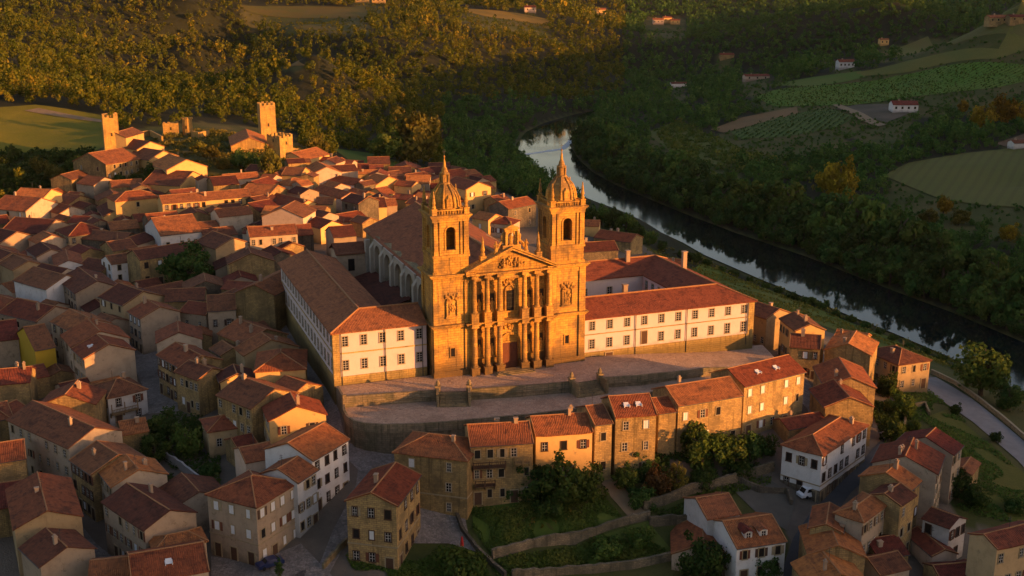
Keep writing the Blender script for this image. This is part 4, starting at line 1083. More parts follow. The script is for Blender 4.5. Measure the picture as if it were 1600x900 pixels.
H((176,392),(214,386),9,6,'GL','stone','b','stone house squeezed in right behind the white fronted building',None,None,0)
H((313,377),(337,389),(392,380),8.5,'GL','ochre','b','house with rounded ochre stone gable right of the dark round tree',None,None,0)
H((391,370),(464,365),9,8,'GL','cream','t','cream house with many front windows, directly below the big peach gable',(7,2),None,1)
H((380,325),(410,338),(473,340),8.5,'GL','pink','b','house with a big smooth peach coloured gable with one slit window, lit by the sun',None,(1,1),0)
H((430,379),(441,389),(475,385),5,'GL','stone','b','small stone hut with a dark gabled roof behind the left monastery wing',None,None,0)
H((345,403),(358,413),(428,408),8,'GL','stone','b','stone house right of the dark round tree, just below the ochre stone gable',None,None,1)
H((369,456),(429,461),(426,425),9.5,'GR','stone','t','tall rough stone house with brown roof standing over the lane along the left monastery wing',None,None,1)
H((324,486),(369,483),11,7,'GL','tan','b','square brown roof over a tan wall, left of the tall rough stone house',(2,1),None,0)
H((258,471),(319,468),9,6,'GL','stone','b','low dark roof below the dark round tree with a white awning in front',None,None,0)
H((168,461),(193,477),(257,463),9,'GL','ochre','b','dark roofed house with an ochre gable strip and windowed yellowish left wall',(3,3),None,1)
H((197,487),(220,498),(281,487),9,'GL','tan','r','red roofed house with a rough tan gable and windowed left wall on the street',(3,3),None,1,frame=IRON)
H((280,487),(322,492),8,6,'GL','tan','r','low red roofed annex right of the rough tan gable',(2,1),None,1)
H((221,520),(245,536),(315,530),8.5,'GL','cream','r','red roofed house with a wide clean cream gable on the street bend',(4,3),None,0)
H((249,554),(285,576),(346,562),8.5,'GL','stone','t','long brown roofed street house directly in front of the wide clean cream gable',(7,3),None,1)
H((285,577),(309,594),(356,580),8,'GL','stone','b','brown roofed street house with two chimneys facing the street square',(5,2),None,2)
H((346,520),(384,538),(448,522),7,'GL','stone','r','jumbled reddish roof with two chimneys beside the lane along the left monastery wing',None,None,2)
H((360,545),(383,556),(466,542),7.5,'GL','ochre','t','house with a weathered ochre gable, just behind the glowing orange hip roofed house',None,None,1)
H((310,548),(345,556),(386,548),6,'GL','stone','b','low brown roof to the left of the weathered ochre gable',None,None,1)
H((399,580),(477,576),(464,548),7,'HR','orange','o','glowing orange house with hip roof beside the lane under the left monastery wing',(2,1),None,0)
H((325,584),(344,598),(398,592),7.5,'GL','orange','b','house with a slanting sunlit gable, left of the glowing orange hip roofed house',(3,2),None,1)
H((369,608),(393,638),(466,614),9.5,'GL','stone','b','dark roofed house directly in front of the glowing orange hip roofed house',(5,3),None,1)
H((394,638),(421,658),(509,647),9.5,'GL','orange','o','house with sunlit orange gable and bright right roof slope on the cobbled street',(5,3),(2,2),1)
H((414,702),(488,719),(523,682),10,'GR','white','o','street house with a wide orange roof and white upper wall facing the cobbled street',None,(4,3),0,sky=0)
H((404,741),(464,754),(489,732),10,'GR','white','t','narrow white fronted house joined to the tan corner house on the cobbled street',None,(3,3),0)
H((324,772),(400,792),(464,754),10.5,'HR','tan','t','tan corner house with hip roof, pale shutters and three dark doorways on the cobbled street',(3,3),(4,3),0,shut=True,belt=True,doors=True)
H((383,723),(432,713),7,6,'GL','pink','r','small red roof behind the tan corner house',None,None,0)
H((311,656),(325,675),(389,665),5.5,'HR','ochre','r','small ochre house with a red hip roof beside the dark garden trees',None,(2,1),0)
H((372,703),(404,695),6,3.5,'GL','stone','r','low red lean-to beside the small ochre hip roofed house',None,None,0)
# ---- the row under the terrace
H((537,783),(621,792),(657,741),11.5,'GR','stone','o','tall stone gabled house standing alone between the cobbled street and the garden',(3,3),(4,3),1,sky=0,belt=True)
H((612,707),(731,721),10,11,'HL','stone','t','hip roofed stone house with two rows of windows at the left end of the row',(2,3),None,1,group=ROW,belt=True)
ruin_house = H((733,698),(836,692),10,11,'GL','stone','t','ruinous terrace house with broken wooden balconies and sunlit top floor',(5,3),None,2,group=ROW)
H((835,682),(929,675),9,10,'GL','orange','t','smooth orange walled terrace house above the big garden trees',(3,2),None,2,group=ROW,pitch=.46)
H((928,665),(960,661),9.5,11,'GL','stone','b','narrow terrace house between the smooth orange house and the one with two skylights',(1,2),None,0,group=ROW)
H((960,653),(1029,648),10,12,'GL','stone','t','tall stone terrace house with two white skylights in its roof',(2,3),None,0,group=ROW,sky=2,pitch=.46)
H((1028,647),(1060,643),8,9,'GL','stone','t','low recessed terrace house right of the one with two white skylights',None,None,0,group=ROW)
framed_house = H((1059,635),(1164,618),10,10.5,'GL','stone','t','wide stone terrace house with one white framed window',(4,2),None,1,group=ROW,pitch=.45)
H((1163,605),(1261,581),10,10.5,'GL','stone','o','big sunlit stone house with several white shutters at the right end of the row',(5,3,.2),None,0,group=ROW,sky=2,shut=True,pitch=.45)
def balcony(root, face, z, a, b, depth=1.1, mat=None, broken=0):
    LX, LY, h = DIM[root.name]; L = LY if face == 0 else LX; x0, x1 = (a-.5)*L, (b-.5)*L; rr = random.Random(int(z*10))
    m = MB()
    m.M = Matrix.Translation((-LX/2, 0, 0)) @ Matrix.Rotation(-math.pi/2, 4, 'Z') if face == 0 else Matrix.Translation((0, -LY/2, 0))
    m.box(x0, x1, -depth, .02, z-.16, z); n = max(3, int((x1-x0)/.3))
    for i in range(n+1):
        x = x0 + (x1-x0)*i/n
        if rr.random() >= broken: m.box(x-.035, x+.035, -depth, -depth+.07, z, z+.95)
    m.box(x0, x1, -depth-.03, -depth+.09, z+.9, z+1.0)
    for x in (x0+.08, x1-.08, (x0+x1)/2): m.box(x-.08, x+.08, -depth, -depth+.16, z, z+2.2 if not broken else z+1.1); m.slab_xz([(x-.06, z-.9), (x+.06, z-.9), (x+.06, z-.16), (x-.06, z-.16)], -depth*.5, 0)
    m.build('balcony', mat or WOOD_D, root)
TIMBER = m_plain('weathered_timber', (.20,.13,.065), .85, .4)
balcony(bal_house, 1, 3.1, .02, .70, 1.2, TIMBER); balcony(bal_house, 0, 3.1, .05, .5, .9, TIMBER)
balcony(ruin_house, 0, 7.3, .02, .55, 1.2, WOOD_D, .4); balcony(ruin_house, 0, 3.9, .05, .38, 1.2, WOOD_D, .5); balcony(ruin_house, 0, 7.6, .70, .96, .9, TIMBER, .2)
_lx, _ly, _h = DIM[framed_house.name]; fw_ = add_window(framed_house, (-_lx/2, .08*_ly, 3.6), -math.pi/2, 1.6, 1.9, SHUTTER, 3)
# ---- right of the church
H((1213,698),(1286,713),(1359,664),9.5,'HR','white','t','white hip roofed house with two rows of windows above the lane on the right',(3,2),(8,3),1,base=2.6,belt=True)
dorm = H((1150,858),(1232,846),11,6.5,'GL','white','t','white house with two dormers in its red roof at the bottom right of the garden',(3,2),None,0)
def dormers(root, n):
    rf = [c for c in root.children if c.name.startswith('roof')][0]
    bb = [Vector(v) for v in rf.bound_box]; x0, x1 = min(v.x for v in bb), max(v.x for v in bb); y0, y1 = min(v.y for v in bb), max(v.y for v in bb); z0, z1 = min(v.z for v in bb)+.2, max(v.z for v in bb)
    for q in range(n):
        y = y0 + (y1-y0)*(.38+.3*q); x = x0 + (x1-x0)*.17; zr = z0 + (z1-z0)*.34
        m = MB(); m.box(x, x+2.4, y-.7, y+.7, zr-.6, zr+.95, 1)
        m.patch((x-.2, y+.95, zr+.85), (x-.2, y-.0, zr+1.35), (x+2.8, y, zr+1.35), (x+2.8, y+.95, zr+.85), 2, 2, .1, q, .02); m.patch((x-.2, y, zr+1.35), (x-.2, y-.95, zr+.85), (x+2.8, y-.95, zr+.85), (x+2.8, y, zr+1.35), 2, 2, .1, q, .02)
        d_ = m.build('dormer', [TILES[3], WALLS['white']], rf)
        add_window(d_, (x, y, zr+.25), -math.pi/2, .8, 1.0, FRAME_W, 2)
dormers(dorm, 2)
H((1104,812),(1160,803),9,6.2,'GL','white','r','rear part of the white dormer house with plain red roof',None,None,0)
H((1048,866),(1150,872),(1122,826),3.2,'GR','pink','r','low wide dark red roof joined to the left of the white dormer house',None,None,0)
H((1166,486),(1198,499),(1240,490),7.5,'GL','ochre','b','purple brown roofed house tucked against the right end of the monastery',(3,2),None,1)
H((1198,498),(1242,518),(1292,516),8.5,'GL','orange','b','house with a smooth glowing orange gable right of the monastery',(5,2),None,2)
H((1232,542),(1284,546),9,7.5,'GL','stone','b','dark roofed house in the shade below the smooth glowing orange gable',(3,2),None,1)
H((1286,547),(1362,557),(1352,532),9,'GR','stone','o','top roof of the stepped stone terrace going down on the right',None,None,1)
H((1288,605),(1371,607),(1366,574),8.5,'GR','stone','o','middle roof of the stepped stone terrace going down on the right',None,None,1)
H((1288,637),(1367,636),(1368,606),8.5,'GR','stone','t','lowest roof of the stepped stone terrace, nearest to the white hip roofed house',None,None,1)
H((1357,546),(1404,571),(1457,563),6.5,'HL','ochre','b','ochre stone house with dark hip roof near the river',(4,2),(3,2),1)
H((1300,528),(1352,536),7,5,'GL','stone','o','ragged orange roof between the glowing orange gable and the river house',None,None,1)
H((1232,672),(1296,660),6,4,'GL','stone','r','low reddish roofs behind the white hip roofed house',None,None,1)
# ---- bottom right
H((1398,690),(1491,712),(1505,695),10,'GR','cream','r','top house of the bottom right row with red roof beside the meadow',None,(2,3),0)
H((1360,723),(1466,742),(1491,713),11,'GR','cream','t','house with three chimneys in the bottom right row, stone gable towards its lower neighbour',None,(4,4),3)
H((1340,744),(1424,767),(1450,753),11,'GR','stone','o','orange fronted roof in the bottom right row, below the house with three chimneys',None,(2,3),1)
H((1352,774),(1408,792),(1430,772),11,'GR','stone','b','dark roofed house in the bottom right row squeezed between two orange roofs',None,(2,3),1)
H((1298,803),(1350,817),(1395,783),11,'HR','cream','t','hip roofed cream house with many small windows in the bottom right row',None,(5,3),1)
H((1262,826),(1318,834),(1340,800),9,'GR','stone','t','brown roof curving along the lane, directly below the hip roofed cream house',None,None,0)
H((1262,868),(1356,872),(1350,826),8.5,'GR','stone','o','patched orange roof along the lane at the bottom right, above the lowest one',None,None,1)
H((1264,920),(1362,914),(1357,871),8.5,'GR','stone','o','lowest patched roof along the lane at the bottom edge',None,None,1)
H((1358,842),(1404,846),7,4,'GL','stone','b','small dark roof in the yard right of the lane roofs',None,None,0)
H((1372,874),(1424,866),8,4.5,'GL','stone','r','low red roof in the yard beside the long low red roof',None,None,1)
H((1374,900),(1426,888),7,4.5,'GL','cream','b','small gabled shed with cream wall at the bottom edge on the right',None,None,0)
H((1438,809),(1485,827),(1520,813),7,'GL','white','b','small white house with two square windows and dark roof at the bottom right',(2,2),(3,2),0)
H((1412,832),(1456,870),(1488,857),3.6,'GL','pink','r','long low red roofed shed in front of the small white house',None,None,0)
H((1509,834),(1558,860),(1640,838),12,'GR','ochre','r','ochre house with rows of windows and a stone gable in the bottom right corner',None,(5,3),0)
H((1470,908),(1540,902),6,4,'GL','stone','r','red roof at the bottom edge in front of the stone gable in the corner',None,None,0)
H((1497,736),(1519,743),(1534,723),4.5,'GR','stone','r','little red roofed hut beside the meadow at the end of the bottom right row',None,None,0)
# ---- the far cluster below the castle
H((197,215),(224,207),9,5.5,'GL','orange','b','sunlit orange walled house right of the broken left castle tower',None,None,0)
H((203,226),(214,234),(256,229),4.5,'GL','orange','b','low house with a wide sunlit gable below the broken left castle tower',None,None,0)
H((222,241),(233,250),(278,244),4.5,'GL','orange','b','second sunlit gable stepping down from the broken left castle tower',None,None,0)
H((139,248),(165,257),(216,248),9,'GR','stone','t','big stone house with two rows of windows at the foot of the left castle tower',(2,2),(6,3),0)
H((245,256),(261,266),(322,260),8,'GL','orange','o','house with a broad sunlit orange gable and three windows on the castle slope',None,(3,1),0)
H((263,276),(281,290),(322,278),5,'GL','orange','b','lower house in front of the broad sunlit orange gable on the castle slope',None,None,0)
H((338,215),(362,228),(418,226),2.6,'GL',CASTLE_HALL,'o','ruined castle hall with a long lit orange roof, left of the tall keep',None,None,0)
H((104,304),(121,305),4,4,'GL','ochre','t','tiny ochre hut between the houses and the dark hedge at the upper left',None,None,0)
H((437,247),(476,250),(470,238),4,'GR','orange','o','pale domed gable house just below the square castle keep',None,None,0)
H((440,273),(470,274),10,6,'GL','orange','b','dark roofed house with a narrow sunlit end wall below the square castle keep',None,None,0)
H((383,266),(412,268),8,4.5,'GL','stone','b','dark roof half hidden behind the tall tree below the castle',None,None,0)
H((352,281),(405,277),7,4.5,'GL','cream','o','house with a bright line of lit ridge left of the tall tree below the castle',(4,1),None,1)
H((396,300),(415,311),(453,299),5.5,'GL','stone','o','brown and orange roofed house just right of the very long orange house',None,None,0)
H((452,290),(486,285),8,5,'HL','cream','o','pale hip roofed building with small windows in the middle of the far cluster',(5,1),None,0)
H((434,305),(462,325),(499,319),5,'GL','orange','o','long orange roof between the pale hip roofed building and the big peach gable',None,None,1)
H((450,321),(463,329),(495,325),4.5,'GL','cream','o','pale crumbling sunlit gable behind the big peach gable',None,(3,1),1)
H((492,319),(520,319),8,5.5,'GL','orange','t','small red roof with orange lit walls behind the big peach gable',(2,1),None,0)
H((488,298),(532,310),8,5.5,'GL','pink','o','broad peach roof slope facing the sun in the middle of the far cluster',None,None,0)
H((509,282),(552,289),8,4.5,'GL','white','o','sunlit roof with a white wall, above the broad peach roof slope',(3,1),None,1)
H((478,263),(488,272),(533,269),5.5,'GL','pink','o','sunlit arched gable below the castle mound',None,None,0)
H((485,253),(527,255),8,4.5,'GL','stone','o','topmost ragged orange roof of the far cluster under the castle mound',None,None,1)
H((563,285),(587,290),(607,279),5,'GL','orange','o','bright orange roof pointing at the green meadow behind the cluster',None,None,0)
H((556,272),(597,271),6,4,'GL','stone','o','low orange roof along the back edge of the far cluster',None,None,1)
H((630,281),(683,274),7,5.5,'HL','cream','t','long cream house with a row of windows at the back of the far cluster',(7,1),None,1)
H((604,284),(632,284),8,5,'GL','stone','b','dark roof joined to the left of the long cream house',None,None,0)
H((614,289),(644,292),7,6,'GL','orange','o','plain boxy orange wall in the sun below the long cream house',None,None,0)
H((572,300),(600,305),6,4,'GR','orange','o','small sunlit shed roof left of the plain boxy orange wall',None,None,0)
H((566,325),(606,323),11,6,'GL','orange','b','house with large dark roof behind the nave of the church',None,None,1)
H((532,313),(560,319),9,8,'GL','dark','b','tall dark shaded house in the gap of the far cluster',(2,2),None,1)
H((490,348),(501,357),(537,351),5,'GL','orange','t','low house with a bright gable behind the left monastery wing',None,(2,1),0)
H((512,360),(521,371),(557,368),7,'GR','tan','b','tan walled house with one dark window behind the left monastery wing',None,(1,1),0)
H((632,317),(672,323),8,5.5,'GL','orange','r','red roofed house with sunlit walls just left of the left church tower',None,None,2)
H((610,310),(640,313),7,4.5,'GL','orange','r','small red roof behind the ridge of the church nave',None,None,1)
H((704,286),(728,297),(769,292),9,'GL','orange','r','house with a tall sunlit gable and two windows right of the left church spire',None,(2,2),0)
H((764,348),(800,351),8,5.5,'HL','cream','t','cream house with a red roof seen between the two church towers',(4,1),None,0)
H((736,340),(763,345),8,5.5,'GL','orange','o','sunlit house with one dark window, right of the left church tower',(1,1),None,0)
H((794,327),(840,318),10,8.5,'GL','dark','o','dark stone house with a partly lit orange roof, left of the right church tower',(2,2),None,1)
H((778,316),(800,312),8,7,'GL','stone','t','reddish roof joined behind the dark stone house between the church towers',None,None,1)
H((903,353),(937,354),8,4.5,'GL','orange','o','small house with a sunlit orange roof right of the right church tower',None,None,1)
H((926,371),(986,379),10,4.5,'GL','stone','o','ragged roofs with orange edges beyond the cloister building',None,None,2)
H((910,394),(968,391),10,5,'GL','dark','b','dark roof joined to the back range of the cloister',None,None,1)
H((1030,410),(1066,414),6,3.5,'GL','stone','o','low lit roof beside the river bank behind the cloister building',None,None,1)
H((545,345),(566,350),7,4.5,'GL','stone','b','little dark roof behind the church nave on the left',None,None,0)
H((404,318),(436,312),8,5,'GL','dark','b','dark roof in the shade just right of the very long orange house',None,None,1)
H((540,300),(566,306),6,4.5,'GL','stone','o','crumbling orange roof edge at the middle of the far cluster',None,None,0)
H((645,303),(668,306),6,4,'GL','stone','r','small red roof in front of the long cream house',None,None,1)
# ---- small roofs squeezed between the old houses
def rect_dist(x, y, hs):
    cen, rz, lx, ly = hs; dx, dy = x-cen[0], y-cen[1]; c, s_ = math.cos(rz), math.sin(rz)
    a, b = abs(dx*c+dy*s_)-lx/2, abs(-dx*s_+dy*c)-ly/2
    return math.hypot(max(a, 0), max(b, 0)) if (a > 0 or b > 0) else max(a, b)
NOFILL = [wpoly(p_) for _, p_ in STREETS] + [wpoly([(215,640),(400,640),(425,720),(390,800),(225,790)]), wpoly([(255,385),(350,385),(350,470),(255,470)])]
FILL_PX = [(0,345),(90,300),(200,305),(330,300),(440,272),(520,262),(640,275),(720,285),(770,300),(740,330),(560,360),(440,400),(425,470),(460,560),(520,690),(560,760),(330,860),(200,880),(0,820)]
FILL = wpoly(FILL_PX)
def infill():
    rr = random.Random(99); xs = [p_[0] for p_ in FILL]; ys = [p_[1] for p_ in FILL]; n = 0
    for q in range(9000):
        x, y = rr.uniform(min(xs), max(xs)), rr.uniform(min(ys), max(ys))
        if not in_poly([x], [y], FILL)[0]: continue
        f, b = cl(x, y)
        if -37 < f < 60 and -14 < b < 73: continue
        if any(in_poly([x], [y], s_)[0] for s_ in NOFILL) or min(dist_poly([x], [y], s_)[0] for s_ in NOFILL) < 2.0: continue
        ds = sorted((rect_dist(x, y, h_), i) for i, h_ in enumerate(HOUSES))
        if ds[0][0] < 2.3 or ds[0][0] > 16: continue
        rz = HOUSES[ds[0][1]][1]; m = ds[0][0]
        LX, LY = min(11, m*2+rr.uniform(.2, 2.0)), min(9, m*2+rr.uniform(-.3, 1.2)); h = rr.uniform(3.2, 6.4); z = T1(x, y); n += 1; HN[0] += 1
        root = empty('shed', (x, y, z), rz, 'small brown roofed shed squeezed into a gap between the old houses of the town', 'shed', 'small sheds filling the gaps of the old town')
        al = rr.random() < .5; hs, hl = (LX/2, LY/2) if al else (LY/2, LX/2); Mr = Matrix.Rotation(0 if al else math.pi/2, 4, 'Z')
        m_ = MB(); m_.M = Mr; prism_house(m_, hs, hl, -4, h-.1, hs*.4); m_.build('wall', [WALLS[rr.choice(['stone', 'tan', 'dark', 'cream', 'stone'])]], root)
        m_ = MB(); m_.M = Mr; es, el = hs+.25, hl+.15; ri = es*.4
        m_.patch((-es, el, h), (-es, -el, h), (0, -el, h+ri), (0, el, h+ri), 4, 3, .15, n*1.1, .09); m_.patch((es, -el, h), (es, el, h), (0, el, h+ri), (0, -el, h+ri), 4, 3, .15, n*1.3, .09)
        m_.tube([(0, -el, h+ri), (0, el, h+ri)], .11, 4, 1); m_.build('roof', [TILES[rr.choice([0, 1, 1, 2, 3])], RIDGE_M], root)
        HOUSES.append((np.array([x, y]), rz, LX, LY))
        if n >= 120: break
    print('infill', n)
infill()
# ---- far out in the valley
def far_house(px, py, w, d, h, wall, tile, label, rz=0.0, n=0):
    p = ground(px, py); HN[0] += 1
    root = empty('farmhouse', tuple(p), rz, label, 'house')
    m = MB(); prism_house(m, d/2, w/2, -3, h, d/2*.42); m.M = None
    o = m.build('wall', WALLS[wall], root); o.rotation_euler = (0, 0, math.pi/2)
    m = MB(); e = d/2+.4; l = w/2+.3
    m.patch((-e, l, h), (-e, -l, h), (0, -l, h+e*.42), (0, l, h+e*.42), 6, 3, .2, px*.1, .08); m.patch((e, -l, h), (e, l, h), (0, l, h+e*.42), (0, -l, h+e*.42), 6, 3, .2, px*.2, .08)
    m.box(-.5, .5, l*.4-.4, l*.4+.4, h, h+e*.42+1.0, 1)
    r_ = m.build('roof', [TILES[TILEC[tile]], CHIM], root); r_.rotation_euler = (0, 0, math.pi/2)
    for i in range(n): add_window(root, ((i+.5)/n*w-w/2, -d/2, h*.6), 0, 1.2, 1.5, FRAME_S, 0)
    HOUSES.append((np.array(p[:2]), rz, w+2, d+2))
FH = far_house
FH(1320,107,14,9,6,'white','r','white farmhouse with a bright red roof standing alone above the long green vineyard',.1,4)
FH(1411,174,17,11,5,'white','r','house with a big red roof beside the grey rubble yard in the right valley',-.05,4)
FH(1181,125,24,7,4,'pink','r','long low red roofed barn at the left end of the green vineyard',.2,3)
FH(1135,91,15,7,4,'stone','r','small red roof alone in the dark woods left of the white farmhouse',.1,0)
FH(1060,136,16,6,3.5,'white','b','low whitish shed at the dark wood edge near the upper river',.2,0)
FH(1380,70,9,6,5,'orange','t','small peach coloured house at the edge of the upper right field',.1,2)
FH(1028,38,16,10,7,'pink','o','sunlit hamlet house at the top of the valley, left of its group of three',.0,3)
FH(1042,36,13,9,8,'orange','o','sunlit hamlet house at the top of the valley, middle of its group of three',.2,2)
FH(1055,38,14,9,6,'orange','t','sunlit hamlet house at the top of the valley, right of its group of three',-.1,2)
FH(938,23,16,10,8,'orange','o','lone sunlit house on the hilltop left of the three hamlet houses',.1,2)
FH(828,19,14,9,6,'pink','t','pale house on the hilltop beside the golden field strips',.1,2)
FH(566,4,16,9,6,'orange','o','sunlit farmhouse on the left hilltop at the top edge, left of the pair',.05,3)
FH(592,5,15,9,6,'orange','o','sunlit farmhouse on the left hilltop at the top edge, right of the pair',-.05,3)
FH(1560,36,20,9,4.5,'stone','r','long reddish farm building on the far right hillside',.1,4)
FH(1588,34,15,8,4,'stone','r','dull red roof right of the long reddish farm building on the far right hillside',.1,2)
FH(432,104,7,5,3,'stone','o','small stone hut beside the golden clearing on the left hill',.0,1)
FH(1590,232,9,6,3.5,'white','b','white hut on the bare earth at the right edge above the stubble field',.2,0)
# ================================================================ castle ruins
def ruin_tower(px, py, w, d, h, rz, label, seed, broken=1.2, merlon=True, lip=0.0):
    p = ground(px, py); rr = random.Random(seed)
    root = empty('castle_tower', tuple(p), rz, label, 'castle tower', 'towers of the ruined castle')
    m = MB(); t = .9; x, y = w/2, d/2
    def ragged(x0, x1, y0, y1, n):
        for i in range(n):
            hh = h - broken*rr.random()**2 - (0 if not merlon else (.9 if i % 2 else 0))
            if x1-x0 > y1-y0: m.box(x0+(x1-x0)*i/n, x0+(x1-x0)*(i+1)/n, y0, y1, -6, hh)
            else: m.box(x0, x1, y0+(y1-y0)*i/n, y0+(y1-y0)*(i+1)/n, -6, hh)
    n = 7
    ragged(-x, x, -y, -y+t, n); ragged(-x, x, y-t, y, n); ragged(-x, -x+t, -y+t, y-t, n-1); ragged(x-t, x, -y+t, y-t, n-1)
    m.box(-x+t, x-t, -y+t, y-t, -6, h-2.2)
    m.build('wall', CASTLE_ST, root)
    m = MB(); m.box(-.35, .35, -y-.02, -y+.1, h*.45, h*.45+1.3); m.box(-x-.02, -x+.1, -.3, .3, h*.6, h*.6+1.2); m.build('window', DARKREC, root)
    m = MB()
    for s in (-1, 1): m.box(s*.5-.13, s*.5+.13, -y-.1, -y, h*.45-.1, h*.45+1.4)
    m.box(-.65, .65, -y-.12, -y, h*.45+1.3, h*.45+1.6); m.build('window_surround', CASTLE_ST, root)
    HOUSES.append((np.array(p[:2]), rz, w+1, d+1))
    return root
ruin_tower(419, 226, 6.4, 6.4, 18.0, R(22), 'tall square castle keep with battlements, highest tower on the castle hill', 1, .35)
ruin_tower(438, 238, 7.2, 7.2, 7.5, R(56), 'low square castle tower with a dark left side, directly below the tall keep', 2, .5)
ruin_tower(176, 240, 5.8, 5.4, 16.0, R(24), 'broken castle tower with a ragged top, at the left end of the castle', 3, 4.5, False)
ruin_tower(268, 211, 6.4, 6, 5.5, R(14), 'low sunlit ruined castle block with one opening, left of the rounded turret', 4, 1.2, False)
p = ground(294, 211); rt = empty('castle_turret', tuple(p), 0, 'rounded ruined castle turret joined to the low sunlit block', 'castle tower')
m = MB(); m.lathe([(2.3, -5), (2.2, 0), (2.05, 7.4), (1.5, 7.5), (1.4, 6.0)], 0, 0, 14); 
for q in range(9): a = q*.7; m.box(2.0*math.cos(a)-.4, 2.0*math.cos(a)+.4, 2.0*math.sin(a)-.4, 2.0*math.sin(a)+.4, 7.0, 7.5+.8*random.random()*(q % 2))
m.build('wall', CASTLE_ST, rt); m = MB(); m.box(-.3, .3, -2.25, -1.9, 3, 4.2); m.build('window', DARKREC, rt)
def g3(px, py): q = ground(px, py); return (q[0], q[1], q[2])
parapet('castle_wall', [g3(x, y) for x, y in ((300,214),(312,216),(326,213))], 2.6, 1.0, CASTLE_ST, 'short sunlit stump of castle wall between the turret and the keep', 'castle wall')
parapet('castle_wall', [g3(x, y) for x, y in ((450,240),(466,242),(482,250),(487,258))], 2.6, 1.0, CASTLE_ST, 'curved broken castle wall right of the low square tower', 'castle wall')
parapet('castle_wall', [g3(x, y) for x, y in ((192,222),(210,216),(235,212),(254,222))], 2.4, .8, CASTLE_ST, 'castle wall behind the sunlit houses, right of the broken left tower', 'castle wall')

# ================================================================ garden walls, sheds of the garden, vehicles
GW = GARDEN_ST
def gwall(pts, h, label, mat=GW, w=.5, base=3): parapet('garden_wall', [g3(x, y) for x, y in pts], h*.85, w, mat, label, 'garden wall', None, None, 'garden walls', base)
gwall([(1005,797),(1040,787),(1080,771),(1107,766),(1144,756),(1208,735)], 2.2, 'upper stone garden wall below the hedge, ending at the white hip roofed house')
gwall([(769,872),(833,854),(927,836),(980,818),(1015,810)], 1.7, 'pale stone wall running diagonally between the upper and lower grass terraces')
gwall([(1015,822),(1060,818),(1105,812)], 2.0, 'short stone wall behind the white dormer house', base=4)
gwall([(800,903),(895,896),(988,888),(1057,873)], 1.6, 'lowest stone wall of the garden at the bottom edge')
gwall([(700,770),(722,830),(748,865),(790,903)], 1.2, 'dark stone wall down the left side of the garden beside the paved yard', RUBBLE_D)
gwall([(1150,752),(1185,770),(1230,772),(1236,790)], 1.5, 'broken stone wall around the rough ground below the white hip roofed house', RUBBLE_D)
gwall([(505,890),(530,862),(542,850)], 1.3, 'short curb wall at the corner of the cobbled street, bottom edge', GRANITE_D, .4)
gwall([(240,705),(285,735),(330,768)], 1.8, 'whitewashed garden wall beside the dark garden trees', WALLS['white'], .4)
gwall([(1412,672),(1418,640),(1445,634),(1452,650)], 1.2, 'low pale wall around the small plot beside the road', GRANITE_D, .4)
sheet('lawn', wpoly([(735,775),(800,770),(940,775),(975,812),(925,832),(830,850),(768,868),(740,830)]), GRASS, .10, 3.0)
sheet('lower_lawn', wpoly([(775,876),(930,842),(1012,815),(1050,860),(985,884),(890,892),(800,900)]), GRASS, .10, 3.0)
sheet('garden_path', wpoly([(930,742),(958,745),(985,775),(1012,806),(985,812),(955,778)]), DIRT, .13, 3.0)
sheet('yard', wpoly([(625,800),(655,775),(722,790),(735,850),(760,868),(700,850),(628,850)]), COBBLE, .13, 3.0)
sheet('rough_ground', wpoly([(1140,760),(1205,752),(1245,775),(1230,830),(1180,800)]), m_lane('stony_ground', (.11,.095,.075)), .12, 3.0)
sheet('meadow', wpoly([(1440,655),(1480,640),(1540,690),(1600,740),(1660,790),(1650,840),(1540,800),(1510,720),(1500,700)]), m_field('rough_meadow', (.090,.095,.018), (.125,.105,.026)), .10, 4.0)
PAINT = {'blue': m_plain('blue_car_paint', (.012,.022,.075), .3, .1, 1, .5), 'red': m_plain('red_car_paint', (.20,.02,.015), .35, .1, 1, .5), 'white': m_plain('white_car_paint', (.68,.68,.70), .35, .05, 1, .5), 'silver': m_plain('grey_car_paint', (.30,.32,.34), .35, .05, 1, .5)}
RUBBER = m_plain('tyre_rubber', (.02,.02,.02), .9)
